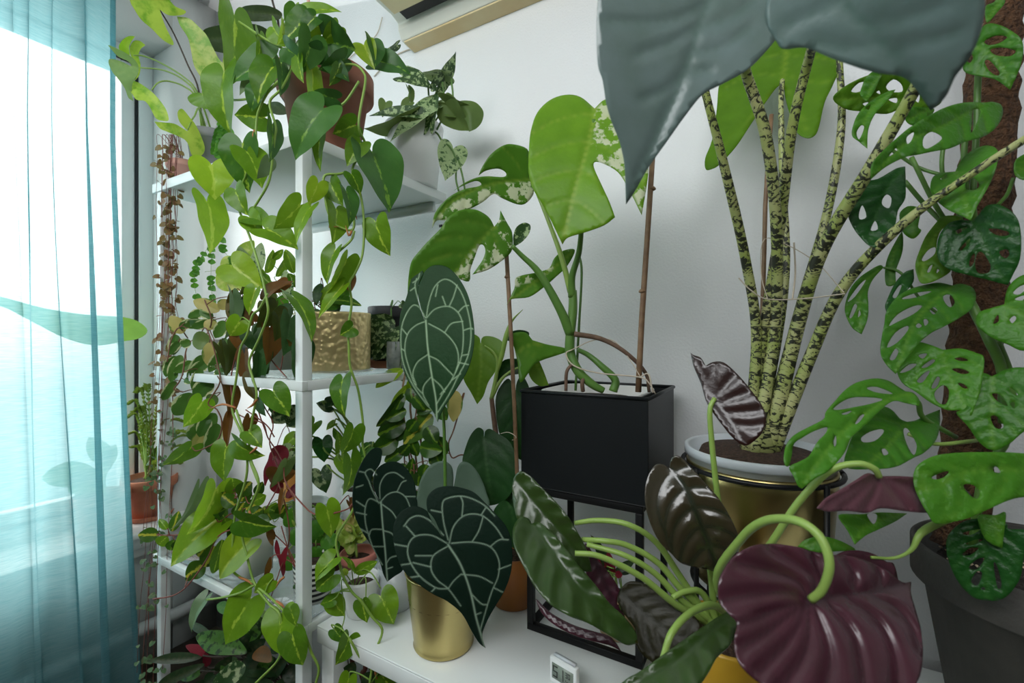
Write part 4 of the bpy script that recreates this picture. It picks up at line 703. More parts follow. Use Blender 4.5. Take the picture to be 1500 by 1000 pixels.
aleaf([(1040, 335, 1), (1050, 275), (1080, 232), (1126, 205), (1190, 200), (1250, 260), (1260, 400), (1210, 500), (1126, 540), (1050, 510), (980, 480), (930, 440), (915, 405), (930, 370), (980, 352)], [(1040, 338), (1110, 370), (1200, 430)], .63, .60, tint=.1, holes=[[(1078, 285), (1110, 255), (1150, 248), (1110, 290)], [(1085, 312), (1130, 295), (1120, 318)], [(1063, 402), (1083, 385), (1092, 398), (1075, 418)], [(990, 420), (1010, 380), (1015, 410)]])
aleaf([(985, 652, 1), (1050, 620), (1126, 613), (1200, 640), (1240, 750), (1200, 860), (1126, 895), (1060, 950), (990, 978), (930, 942), (880, 872), (828, 812), (870, 790), (910, 700), (930, 640), (960, 640)], [(985, 655), (990, 760), (985, 880), (990, 970)], .62, .60, tint=.9, holes=[[(985, 730), (1020, 732), (1055, 782), (1010, 762)], [(978, 828), (1010, 830), (1038, 875), (1000, 878)], [(1062, 700), (1085, 715), (1100, 735), (1070, 725)], [(1065, 770), (1085, 765), (1082, 795)]])
aleaf([(905, 92, 1), (870, 70), (800, 28), (720, 17), (620, 40), (550, 85), (500, 140), (440, 210), (425, 255), (340, 300), (250, 350), (205, 410), (192, 480), (200, 525), (222, 528), (238, 470), (252, 400), (300, 365), (370, 325), (445, 303), (435, 340), (400, 375), (375, 410), (340, 470), (290, 500), (225, 535), (250, 590), (275, 645), (300, 662, 1), (380, 600), (450, 560), (520, 490), (560, 430), (590, 360), (660, 300), (740, 220), (830, 150), (910, 162), (985, 178, 1), (985, 140), (950, 100)], [(960, 110), (850, 125), (720, 190), (560, 310), (400, 500), (295, 655)], .62, .56, q=qt, cup=.1,
      holes=[[(678, 74), (740, 66), (832, 106), (740, 100)], [(482, 195), (540, 150), (620, 125), (772, 137), (700, 165), (600, 185), (520, 200)], [(484, 382), (498, 350), (500, 400), (488, 415)], [(610, 282), (640, 235), (665, 230), (632, 275)], [(530, 225), (570, 210), (590, 208), (560, 228)]])
aleaf([(612, 852, 1), (650, 845), (700, 820), (756, 798, 1), (756, 860), (740, 930), (690, 985), (640, 1010), (560, 1050), (450, 1060), (340, 1050), (350, 970), (380, 900), (430, 850), (500, 788), (545, 800), (580, 838)], [(610, 862), (560, 920), (500, 990), (420, 1050)], .66, .60, tint=.8, holes=[[(410, 922), (450, 895), (500, 883), (508, 900), (470, 935), (420, 942)], [(595, 890), (612, 880), (640, 920), (655, 960), (640, 998), (610, 950)], [(500, 975), (515, 970), (530, 990), (510, 1000)]])
aleaf([(640, 80, 1), (660, 40), (720, 5), (800, -10), (900, -15), (1020, -15), (1126, -10), (1220, 10), (1250, 100), (1180, 170), (1080, 190), (1000, 222), (900, 268), (830, 288), (740, 300), (700, 252), (660, 180), (640, 120)], [(1180, 70), (1000, 60), (850, 80), (700, 150), (650, 110)], .56, .57, q=q4, tint=.1, res=.006, cup=.08, holes=[[(858, 130), (900, 128), (932, 160), (920, 190), (885, 172)], [(985, 48), (1010, 52), (1022, 75), (995, 72)], [(720, 95), (770, 72), (795, 72), (775, 95), (740, 105)]])
aleaf([(310, 262), (400, 258), (500, 250), (612, 255, 1), (560, 290), (480, 328), (430, 352), (382, 392, 1), (350, 330)], [(600, 258), (500, 280), (420, 320), (382, 385)], .62, .58, q=q4, holes=[[(435, 262), (458, 252), (480, 262), (474, 292), (460, 300)]])
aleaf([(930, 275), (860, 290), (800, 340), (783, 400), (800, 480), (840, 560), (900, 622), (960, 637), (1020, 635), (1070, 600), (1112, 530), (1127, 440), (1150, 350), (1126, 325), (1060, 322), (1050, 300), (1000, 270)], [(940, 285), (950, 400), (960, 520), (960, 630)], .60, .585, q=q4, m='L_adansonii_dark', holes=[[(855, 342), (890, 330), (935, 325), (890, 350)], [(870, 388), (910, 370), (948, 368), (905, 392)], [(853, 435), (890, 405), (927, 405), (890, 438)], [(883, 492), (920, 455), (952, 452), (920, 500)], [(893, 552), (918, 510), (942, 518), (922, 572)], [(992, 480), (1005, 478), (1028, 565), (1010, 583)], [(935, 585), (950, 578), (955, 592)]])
aleaf([(925, 265), (1000, 262), (1045, 250), (1040, 330), (1030, 408, 1), (985, 390), (945, 350)], [(1000, 262), (1010, 330), (1030, 400)], .585, .575, q=q4, nv=4)
aleaf([(900, 192, 1), (925, 160), (940, 120), (970, 103), (1010, 108), (1060, 130), (1110, 170), (1120, 220), (1110, 280), (1085, 345), (1062, 394, 1), (1000, 350), (930, 335), (870, 320), (855, 290), (880, 235)], [(905, 205), (970, 235), (1030, 300), (1060, 388)], .68, .65, q=q1, tint=.7, holes=[[(950, 180), (1000, 157), (1050, 162), (1012, 190), (965, 197)], [(975, 220), (1010, 208), (1060, 213), (1088, 226), (1060, 247), (1000, 242)], [(950, 270), (972, 265), (1015, 315), (1005, 332), (970, 310)], [(873, 262), (890, 238), (900, 255), (885, 277)]])
aleaf([(950, 450), (985, 447), (1022, 460), (1030, 500), (1000, 560), (940, 602), (870, 620), (800, 650), (720, 665), (650, 680), (600, 690), (520, 730), (450, 787, 1), (455, 720), (500, 665), (560, 610), (620, 560), (700, 510), (780, 470), (860, 450)], [(945, 455), (850, 510), (730, 570), (600, 630), (455, 780)], .66, .62, q=q1, tint=.5, holes=[[(685, 600), (720, 578), (762, 600), (750, 622), (700, 652), (680, 640)], [(608, 602), (640, 580), (632, 612), (612, 632)], [(888, 490), (920, 477), (932, 500), (892, 585), (895, 520)], [(530, 685), (560, 650), (565, 665)]])
aleaf([(822, 752, 1), (850, 700), (900, 658), (960, 638), (1007, 660), (1000, 740), (960, 830), (920, 900), (890, 968, 1), (840, 942), (790, 920), (740, 880), (712, 830), (725, 775), (770, 758)], [(822, 752), (850, 830), (888, 962)], .67, .63, q=q1, tint=.2, holes=[[(868, 800), (900, 778), (927, 810), (910, 832), (870, 830)], [(755, 785), (785, 762), (778, 785)]])
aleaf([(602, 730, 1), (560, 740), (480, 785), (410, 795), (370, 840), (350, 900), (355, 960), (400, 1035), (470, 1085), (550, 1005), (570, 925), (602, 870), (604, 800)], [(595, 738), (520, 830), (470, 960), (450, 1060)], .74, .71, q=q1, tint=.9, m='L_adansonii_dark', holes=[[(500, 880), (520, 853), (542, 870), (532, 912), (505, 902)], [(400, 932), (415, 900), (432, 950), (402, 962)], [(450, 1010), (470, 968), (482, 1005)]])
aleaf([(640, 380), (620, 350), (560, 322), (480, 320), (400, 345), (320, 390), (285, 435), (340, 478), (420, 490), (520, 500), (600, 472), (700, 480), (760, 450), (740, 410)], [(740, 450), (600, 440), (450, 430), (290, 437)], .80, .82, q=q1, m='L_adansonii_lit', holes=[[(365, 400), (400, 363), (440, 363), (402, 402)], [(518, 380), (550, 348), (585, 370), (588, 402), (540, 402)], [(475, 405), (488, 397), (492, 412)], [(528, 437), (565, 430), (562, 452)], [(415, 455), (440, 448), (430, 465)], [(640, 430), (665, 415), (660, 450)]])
aleaf([(500, 330, 1), (470, 308), (430, 340), (412, 380), (405, 415), (432, 447, 1), (460, 410)], [(500, 330), (460, 370), (432, 440)], .78, .76, q=q1, nv=4)
aleaf([(560, 393, 1), (530, 400), (470, 430), (410, 480), (380, 530), (368, 592), (400, 622), (436, 652, 1), (440, 570), (470, 500), (525, 440)], [(560, 395), (480, 450), (420, 540), (430, 645)], .77, .74, q=q1, holes=[[(388, 582), (408, 550), (422, 560), (400, 612)], [(428, 472), (450, 458), (442, 482)]])
aleaf([(510, 172, 1), (490, 163), (440, 190), (400, 220), (360, 270), (338, 345), (345, 390), (372, 440), (412, 467, 1), (438, 400), (442, 340), (440, 280), (462, 225)], [(505, 175), (430, 230), (400, 320), (410, 460)], .77, .74, holes=[[(350, 322), (400, 252), (432, 228), (382, 302)], [(358, 390), (380, 335), (392, 345), (370, 392)], [(395, 392), (402, 360), (408, 380)]])
aleaf([(590, 10, 1), (560, 60), (530, 120), (515, 180), (520, 250), (560, 245), (562, 190), (590, 110), (595, 50)], [(590, 15), (545, 140), (540, 248)], .79, .77, nv=4)
aleaf([(640, 180, 1), (600, 195), (560, 240), (530, 300), (515, 350), (540, 398, 1), (575, 350), (600, 290), (640, 235)], [(640, 182), (580, 270), (540, 395)], .74, .72, m='L_adansonii_dark', holes=[[(548, 300), (575, 255), (588, 255), (565, 305)]])
aleaf([(550, 100, 1), (500, 78), (400, 88), (340, 150), (280, 230), (240, 320), (205, 430), (215, 510), (250, 575), (340, 560), (460, 490), (440, 440), (380, 390), (360, 300), (400, 180)], [(540, 100), (380, 200), (280, 380), (240, 565)], .72, .70, q=q5, m='L_adansonii_lit', holes=[[(290, 490), (310, 450), (330, 440), (310, 490)], [(360, 500), (365, 470), (380, 480)], [(250, 400), (300, 330), (350, 310), (345, 360), (280, 410)]])
aleaf([(-60, 140), (20, 0), (100, -20), (160, 60), (240, 80), (200, 30), (230, 180), (250, 200), (200, 250), (130, 220), (100, 150)][:0]+[(90, 60), (150, 10), (230, 20), (240, 70), (225, 160), (248, 190), (190, 248), (120, 210), (95, 140)], [(150, 20), (180, 120), (195, 240)], .75, .74, q=q5, nv=4)
aleaf([(130, 400, 1), (160, 372), (220, 355), (270, 360), (330, 380), (385, 415), (320, 420), (200, 425)], [(135, 400), (250, 380), (380, 412)], .66, .64, q=q4, nv=4)
aleaf([(1080, 720), (1100, 690), (1150, 670), (1190, 700), (1180, 760), (1130, 790), (1085, 770)], [(1160, 720), (1120, 740), (1085, 765)], .67, .67, q=q1, nv=3)
aleaf([(955, 30), (990, 10), (1030, -30), (1040, 10), (1000, 60), (960, 100)], [(1035, -20), (1000, 30), (955, 100)], .70, .69, q=q1, nv=3)
aleaf([(620, 470), (680, 470), (730, 480), (700, 520), (640, 550), (605, 530), (605, 490)], [(720, 478), (660, 500), (610, 530)], .74, .73, q=q1, nv=3)
# ================================================================ helpers for bushier plants
mat('cloudy_plastic', (.75, .8, .8), .2, trans=.5, alpha=.45); mat('clay_mid', (.17, .07, .045), .7); mat('concrete', (.33, .33, .32), .8, col2=(.25, .25, .245), nscale=30)
mat('ridged_white', (.62, .66, .65), .4); mat('woven', (.45, .33, .18), .8, bump=.6, bscale=120); mat('stem_brown', (.17, .07, .035), .6); mat('glass_clear', (.9, .95, .95), .05, trans=.9, alpha=.4)
def dv(px):
    if px < 440: return .6/(.5*(px-750)/FPX+.866)
    return .947+(px-440)/140*.075
def smart(T, w_, L_):
    nat = 2*T.hw*.92; r = w_/max(L_, 1e-3)
    if r < nat*.95: c = max(.45, r/nat); return math.acos(c)*.9, w_/math.cos(math.acos(c)*.9)
    return 0., w_
def leaves(plant, L, m, dfun, T=TH, vines=None, name='foliage', pet=.0011, petm='stem', mats=None, petals=True, bend=(.2, .9), cup=(.1, .45), ruf=.05, djit=.012, origin=None, sepsize=1e9, pname='leaf_stalks', lname='leaf', TF=None):
    """L: (attach x, attach y, tip x, tip y, width px[, material index]); small leaves become one foliage part, bigger ones a part each"""
    mats = mats or [m]; fb = MB(); vp = []
    if vines:
        for v in vines: vp += list(v)
    for q in L:
        ax_, ay, tx, ty, w_ = q[:5]; mi = q[5] if len(q) > 5 else 0
        d = dfun((ax_+tx)/2) if callable(dfun) else dfun; d += random.uniform(-djit, djit)
        Lp = math.hypot(tx-ax_, ty-ay); ro, ww = smart(T, w_, Lp); sg = random.choice((-1, 1))
        dd = random.uniform(-.25, .35)*Lp/FPX*d
        B = P(ax_, ay, d+dd*.5); E = P(tx, ty, d-dd*.5); wm = ww/FPX*d
        kw = dict(width=wm, roll=sg*ro*.85+random.uniform(-.12, .12), bend=random.uniform(*bend), cup=random.uniform(*cup), ruf=ruf)
        big = Lp > sepsize; b = MB() if big else fb
        leaf3(b, (TF or T) if big else T, B, E, mi=0 if big else mi, **kw)
        lo = obj(lname, b, mats[mi], plant) if big else None
        if vp or origin is not None:
            if vp:
                dist = [np.linalg.norm(B-v)+.5*max(0, (B[2]-v[2]-.01)) for v in vp]; k = int(np.argmin(dist)); s0 = vp[k]
            else: s0 = origin+np.array((random.uniform(-.02, .02), random.uniform(-.02, .02), 0))
            dl = np.linalg.norm(B-s0); dirl = nz(E-B)
            if dl < .16 or not vp:
                c_ = (s0+B)/2+np.array((0, 0, .2*dl)); e = B-dirl*min(.012, dl*.2); pb = MB() if big else fb
                tube(pb, [s0, c_, e+np.array((0, 0, .003)), B+dirl*.002], [pet*1.25, pet], n=6, k=4, mi=0 if big else len(mats))
                if big: obj('leaf_stalk', pb, petm, lo)
    if fb.n: obj(name, fb, mats+[petm], plant)
def vinetubes(plant, vs, r, dfun, m='stem', name='vine', nodes=True):
    out = []
    for v in vs:
        pts = [P(p[0], p[1], (p[2] if len(p) > 2 else dfun(p[0]) if callable(dfun) else dfun)) for p in v]
        b = MB(); tube(b, pts, r, n=8, k=5); vo_ = obj(name, b, m, plant); c = catm(pts, 5); out.append(c)
        if nodes:
            b = MB()
            for i in range(2, len(c)-1, 5):
                t_ = nz(c[i+1]-c[i-1]); lathe_r = (r if not hasattr(r, '__len__') else r[0]); tube(b, [c[i]-t_*.003, c[i], c[i]+t_*.004], [lathe_r*1.25, lathe_r*1.5, lathe_r*1.1], n=7, k=1)
                if random.random() < .6: a = RNG.normal(size=3)*.004; tube(b, [c[i], c[i]+a+(0, 0, .002), c[i]+a*2.2-(0, 0, .004)], [.0012, .0003], n=4, k=2)
            obj('vine_nodes', b, 'node_brown', vo_)
    return out
# ================================================================ trailing plant in the brown clay pot on the shelf top
bc = np.array((-.985, .765, 1.8575))
br = thing('brasil_philodendron', 'brown clay pot trailing long vines of heart leaves from the top shelf corner', 'potted plant', bc)
pot(br, bc, .205, .108, .078, 'terracotta_brown', rim=.007, rimh=.055)
V1_ = [(412, 92, 1.0), (410, 117, 1.0), (392, 136), (378, 165), (375, 190), (374, 210), (365, 245), (350, 280), (345, 292), (355, 320), (366, 347), (376, 378), (385, 410), (391, 440), (392, 462), (380, 495), (368, 520), (365, 534), (371, 556), (376, 578), (370, 612), (365, 650), (368, 675), (379, 708), (366, 745), (355, 782), (362, 815), (372, 852), (388, 868), (405, 883), (425, 905), (445, 926, .955), (456, 955, .955), (467, 979, .955), (462, 1003, .955)]
V2_ = [(430, 96, 1.0), (412, 130, .98), (395, 150), (404, 185), (402, 205), (395, 262), (378, 295), (366, 312)]
V3_ = [(392, 430), (380, 452), (370, 462), (362, 490), (352, 512), (346, 555), (340, 598), (352, 630), (359, 652), (368, 680), (379, 708)]
V3b = [(346, 600), (358, 640), (362, 690), (350, 735), (344, 755), (341, 795), (340, 832), (352, 845), (372, 853)]
V4_ = [(495, 95, 1.0), (520, 95, .99), (533, 107, .985), (535, 122, .98), (527, 165, .97), (526, 190, .97), (535, 215), (516, 248), (528, 285), (533, 325), (531, 372), (520, 400), (512, 415), (515, 445), (510, 480), (511, 505), (513, 537), (523, 565), (528, 590), (532, 625), (531, 650), (536, 672)]
V5_ = [(508, 252), (495, 255), (475, 258), (476, 285), (480, 308), (488, 325), (498, 333), (517, 336), (518, 310), (516, 302)]; V5b = [(519, 338), (514, 352), (494, 370)]
V6_ = [(524, 600, 1.0), (500, 560, 1.0), (420, 700, .96)]
V6_ = [(536, 672, 1.0), (520, 740, 1.0), (494, 785, .98), (496, 815, .975), (502, 842, .97), (515, 866, .97), (530, 881, .97), (545, 903, .97), (560, 922, .97), (552, 948, .97), (547, 965, .97), (541, 1004, .965)]
V7_ = [(526, 119, .985), (505, 150, .99), (485, 158, .985), (473, 160, .967)]; V8_ = [(372, 857), (352, 868), (325, 875), (303, 878)]; V9_ = [(374, 860), (395, 885), (410, 900), (412, 935), (408, 965), (380, 995), (365, 1010)]
V10 = [(357, 757), (345, 745), (320, 730), (293, 720), (290, 718)]; V11 = [(379, 712), (368, 718), (345, 716), (318, 717)]; V12 = [(550, 968, .965), (540, 955, .965), (530, 965, .965), (512, 935, .96)]
V13 = [(350, 32), (385, 55), (412, 70, 1.0), (440, 88, 1.0)]; V14 = [(410, 117), (385, 138), (355, 146), (325, 145), (300, 137)]
vb = vinetubes(br, [V1_, V2_, V3_, V3b, V4_, V5_, V5b, V6_, V8_, V9_, V12, V13, V14, V7_], .0027, dv)
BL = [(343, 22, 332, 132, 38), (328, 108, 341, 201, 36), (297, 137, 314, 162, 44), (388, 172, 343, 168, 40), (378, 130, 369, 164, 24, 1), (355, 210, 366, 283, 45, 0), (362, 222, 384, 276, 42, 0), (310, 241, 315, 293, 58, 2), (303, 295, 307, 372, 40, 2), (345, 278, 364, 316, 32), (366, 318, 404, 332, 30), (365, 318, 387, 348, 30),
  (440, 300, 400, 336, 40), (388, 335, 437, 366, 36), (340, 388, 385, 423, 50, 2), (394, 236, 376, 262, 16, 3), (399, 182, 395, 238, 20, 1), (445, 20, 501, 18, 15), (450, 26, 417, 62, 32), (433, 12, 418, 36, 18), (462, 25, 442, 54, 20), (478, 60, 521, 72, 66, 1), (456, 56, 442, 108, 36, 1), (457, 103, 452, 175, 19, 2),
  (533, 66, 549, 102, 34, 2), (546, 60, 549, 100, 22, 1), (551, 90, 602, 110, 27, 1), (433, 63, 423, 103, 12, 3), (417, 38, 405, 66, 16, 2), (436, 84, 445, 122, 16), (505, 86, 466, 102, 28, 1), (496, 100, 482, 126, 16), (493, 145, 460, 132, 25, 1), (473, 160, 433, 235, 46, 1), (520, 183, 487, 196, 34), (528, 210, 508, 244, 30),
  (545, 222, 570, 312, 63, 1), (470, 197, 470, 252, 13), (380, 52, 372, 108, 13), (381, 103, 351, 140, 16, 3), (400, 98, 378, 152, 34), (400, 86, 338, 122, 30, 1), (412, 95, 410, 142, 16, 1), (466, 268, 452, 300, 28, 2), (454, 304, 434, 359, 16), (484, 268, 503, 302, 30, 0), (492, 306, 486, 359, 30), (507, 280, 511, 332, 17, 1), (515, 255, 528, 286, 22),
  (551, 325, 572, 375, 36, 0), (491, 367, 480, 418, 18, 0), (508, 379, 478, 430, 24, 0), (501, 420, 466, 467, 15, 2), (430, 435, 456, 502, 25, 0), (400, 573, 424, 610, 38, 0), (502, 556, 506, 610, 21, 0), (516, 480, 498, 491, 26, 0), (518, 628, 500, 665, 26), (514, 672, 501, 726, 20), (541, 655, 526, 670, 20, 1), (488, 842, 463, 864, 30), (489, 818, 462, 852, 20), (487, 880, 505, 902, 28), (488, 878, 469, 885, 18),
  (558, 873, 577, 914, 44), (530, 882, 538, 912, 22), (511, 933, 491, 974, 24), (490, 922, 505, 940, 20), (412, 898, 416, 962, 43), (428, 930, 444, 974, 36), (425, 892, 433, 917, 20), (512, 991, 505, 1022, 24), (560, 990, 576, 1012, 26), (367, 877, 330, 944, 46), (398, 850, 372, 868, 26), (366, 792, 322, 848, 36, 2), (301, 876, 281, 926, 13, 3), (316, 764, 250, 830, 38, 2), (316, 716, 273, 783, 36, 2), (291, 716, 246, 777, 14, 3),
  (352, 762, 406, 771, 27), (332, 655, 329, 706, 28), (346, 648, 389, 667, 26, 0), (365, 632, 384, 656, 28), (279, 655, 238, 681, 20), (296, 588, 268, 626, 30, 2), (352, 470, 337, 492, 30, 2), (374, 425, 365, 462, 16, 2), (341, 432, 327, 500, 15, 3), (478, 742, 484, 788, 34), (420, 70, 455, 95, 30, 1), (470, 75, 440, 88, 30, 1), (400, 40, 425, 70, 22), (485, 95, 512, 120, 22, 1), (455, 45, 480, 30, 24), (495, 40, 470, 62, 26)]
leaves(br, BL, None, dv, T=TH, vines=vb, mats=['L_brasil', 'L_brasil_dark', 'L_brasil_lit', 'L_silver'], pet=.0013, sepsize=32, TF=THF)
for x0, y0, x1, y1, x2, y2 in ((515, 338, 511, 345, 506, 330), (522, 305, 520, 312, 523, 322), (365, 748, 368, 760, 365, 775), (376, 655, 371, 660, 356, 671), (339, 815, 338, 825, 333, 828), (350, 845, 362, 850, 370, 856), (405, 880, 412, 885, 417, 890), (556, 940, 558, 946, 553, 950), (545, 955, 538, 948, 532, 940), (345, 597, 325, 592, 305, 600), (376, 585, 370, 593, 362, 598), (488, 330, 482, 332, 496, 332), (373, 190, 371, 198, 372, 205), (416, 845, 410, 850, 404, 860), (552, 970, 550, 985, 553, 998)):
    b = MB(); tube(b, [P(x0, y0, dv(x0)-.004), P(x1, y1, dv(x1)-.006), P(x2, y2, dv(x2)-.004)], [.0024, .0028, .0006], n=5, k=3); obj('dried_sheath', b, 'node_brown', br)
# ================================================================ syngonium in the grey pot
sc_ = np.array((-1.50, .75, 1.8575))
sy = thing('arrowhead_vine', 'grey pot near the window end of the top shelf with pale lime arrowhead leaves', 'potted plant', sc_)
pot(sy, sc_, .165, .064, .046, 'grey_plastic', rim=.004, rimh=.03)
def tleaf(par, outl, mid, d0, d1, m, under=None, **k):
    b = MB(); k.setdefault('res', .007); k.setdefault('quilt', .001); k.setdefault('cup', .15); k.setdefault('arch', .03); traced(b, outl, mid, d0, d1, **k); return obj('leaf', b, m, par)
tleaf(sy, [(234, 14, 1), (246, 22), (258, 23), (269, 21), (272, 16), (258, 10), (250, 2), (240, -12), (222, -30), (200, -40), (186, -32), (190, 0), (197, 14), (207, 29), (222, 42), (238, 58), (252, 66), (254, 62), (249, 52), (243, 40), (238, 27)], [(234, 14), (215, -5), (188, -35)], 1.25, 1.2, 'L_syngonium', nv=4)
tleaf(sy, [(312, 128, 1), (304, 126), (294, 113), (284, 95), (280, 75), (275, 55), (264, 38), (259, 24, 1), (277, 27), (292, 40), (303, 52), (312, 70), (322, 88), (334, 100), (330, 118), (320, 128)], [(316, 122), (298, 85), (262, 27)], 1.33, 1.28, 'L_syngonium_white', nv=6)
tleaf(sy, [(332, 112, 1), (345, 108), (357, 96), (356, 88), (347, 72), (338, 66), (328, 80), (326, 100)], [(330, 110), (345, 72)], 1.36, 1.36, 'L_syngonium_white', nv=3)
tleaf(sy, [(158, 66, 1), (165, 68), (185, 78), (198, 88), (203, 98), (202, 108), (196, 118), (193, 130), (195, 148, 1), (188, 143), (183, 130), (175, 118), (165, 106), (159, 92), (162, 86), (178, 90), (192, 97), (188, 90), (172, 82)], [(201, 98), (180, 95), (160, 88)], 1.28, 1.26, 'L_syngonium_back', nv=4)
tleaf(sy, [(198, 53, 1), (188, 53), (178, 60), (174, 70), (180, 78), (190, 82), (189, 70), (193, 60)], [(190, 82), (184, 66), (197, 54)], 1.34, 1.34, 'L_brasil_lit', nv=3)
tleaf(sy, [(213, 66, 1), (205, 60), (196, 60), (190, 70), (192, 82), (200, 92), (203, 105), (197, 118), (204, 110), (206, 95), (203, 82), (206, 72)], [(198, 80), (202, 68), (211, 64)], 1.35, 1.34, 'L_syngonium', nv=3)
tleaf(sy, [(195, 118, 1), (205, 122), (222, 134), (235, 148), (244, 162), (247, 176), (238, 177), (228, 173), (220, 158), (212, 148), (200, 146), (192, 135), (180, 122), (175, 112), (185, 122)], [(200, 122), (225, 150), (244, 175)], 1.30, 1.31, 'L_syngonium', nv=4)
tleaf(sy, [(226, 178, 1), (238, 179), (255, 181), (268, 188), (275, 192), (264, 180), (260, 168), (262, 161), (268, 160), (278, 172), (286, 182), (294, 198), (300, 220), (288, 235, 1), (280, 225), (274, 208), (262, 200), (245, 193), (234, 188)], [(274, 190), (255, 187), (230, 180)], 1.30, 1.27, 'L_syngonium', nv=4)
for pts in ([(291, 133), (275, 95), (255, 50), (234, 14)], [(290, 137), (268, 112), (235, 92), (210, 82), (196, 81)], [(288, 142), (270, 118), (240, 103), (204, 99)], [(288, 146), (272, 128), (248, 119), (232, 121), (222, 132)], [(292, 160), (285, 170), (280, 178), (275, 190)]):
    stalk(sy, [sc_+(RNG.uniform(-.02, .02), RNG.uniform(-.02, .02), .15)]+[P(x, y, 1.33-.05*i/3) for i, (x, y) in enumerate(pts)], [.0026, .0018], 'stem_dark' if random.random() < .5 else 'stem', n=8)
# ================================================================ rubber plant in clear pot, back of the shelf top
rc = np.array((-1.26, .98, 1.8575)); ru = thing('rubber_plant', 'dark broad-leaved rubber plant in a cloudy clear pot on the top shelf', 'potted plant', rc)
pot(ru, rc, .15, .075, .06, 'cloudy_plastic')
for q in ([(355, 18, 1), (352, 14), (358, 9), (375, 7), (395, 9), (412, 18), (410, 28), (390, 31), (368, 31), (357, 25)],): tleaf(ru, q, [(412, 22), (385, 18), (355, 17)], 1.42, 1.42, 'L_rubber', nv=5)
tleaf(ru, [(295, 66), (297, 45), (320, 37), (350, 34), (380, 37), (398, 50), (405, 70), (380, 78), (345, 80), (310, 74)], [(402, 60), (350, 56), (297, 55)], 1.44, 1.40, 'L_rubber', nv=5)
tleaf(ru, [(350, 82), (375, 72), (400, 76), (412, 95), (400, 112), (372, 108)], [(405, 82), (360, 86)], 1.40, 1.38, 'L_rubber', nv=4)
tleaf(ru, [(395, 150), (410, 150), (423, 165), (405, 168), (390, 158)], [(395, 152), (420, 166)], 1.40, 1.38, 'L_rubber', nv=3)
stalk(ru, [rc+(0, 0, .12), P(402, 120, 1.46), P(408, 40, 1.44), P(400, 5, 1.44), P(392, -25, 1.44)], [.004, .003], 'stem_dark')
b = MB(); tube(b, [rc+(.03, .01, .1), P(452, 12, 1.44), P(451, -30, 1.44)], .005, n=8, k=1); obj('cane', b, 'terracotta_pale', ru)
# ================================================================ silver scindapsus in the white pot
wc = np.array((-.955, 1.055, 1.8575)); ws_ = thing('silver_pothos', 'glossy white pot on the wall side of the top shelf with silver-spotted leaves', 'potted plant', wc)
pot(ws_, wc, .185, .090, .070, 'white_ceramic', ripple=lambda a, z: .012*math.exp(-((z-.13)/.004)**2)+.012*math.exp(-((z-.065)/.004)**2))
sv = vinetubes(ws_, [[(628, 190, 1.38), (645, 165, 1.34), (650, 140, 1.32), (648, 120, 1.31)], [(628, 190, 1.38), (640, 195, 1.34), (648, 207, 1.32), (660, 216, 1.31), (668, 235, 1.31), (668, 262, 1.31), (672, 280, 1.31)], [(620, 185, 1.38), (605, 170, 1.33), (598, 150, 1.32), (602, 128, 1.31)], [(640, 190, 1.35), (650, 170, 1.33), (663, 148, 1.32), (661, 115, 1.31)], [(672, 235, 1.31), (678, 260, 1.31), (681, 278, 1.31)], [(628, 140, 1.33), (627, 122, 1.32)]], .0028, 1.33, 'stem_green', nodes=False)
leaves(ws_, [(641, 125, 668, 75, 17), (655, 110, 614, 107, 20, 1), (590, 112, 635, 131, 20), (634, 128, 640, 132, 12), (637, 150, 571, 208, 22, 1), (630, 185, 645, 128, 18), (655, 155, 690, 192, 34, 2), (652, 150, 708, 165, 20, 2), (664, 218, 652, 265, 44, 1), (600, 150, 586, 165, 14, 2), (605, 172, 532, 188, 24, 2), (610, 168, 540, 170, 14), (565, 150, 560, 172, 20, 2), (598, 128, 601, 155, 9, 2), (655, 168, 672, 172, 8, 2), (582, 66, 556, 80, 9)], None, 1.31, T=TH, vines=sv, mats=['L_scindapsus', 'L_scindapsus_pale', 'L_scindapsus_under'], sepsize=20, TF=THF, petm='stem_green')
tleaf(ws_, [(665, 150, 1), (680, 147), (697, 150), (708, 163), (706, 178), (698, 188), (687, 193, 1), (684, 180), (676, 168), (668, 160)], [(664, 150), (685, 160), (690, 190)], 1.30, 1.28, 'L_scindapsus_under', cup=-.5)
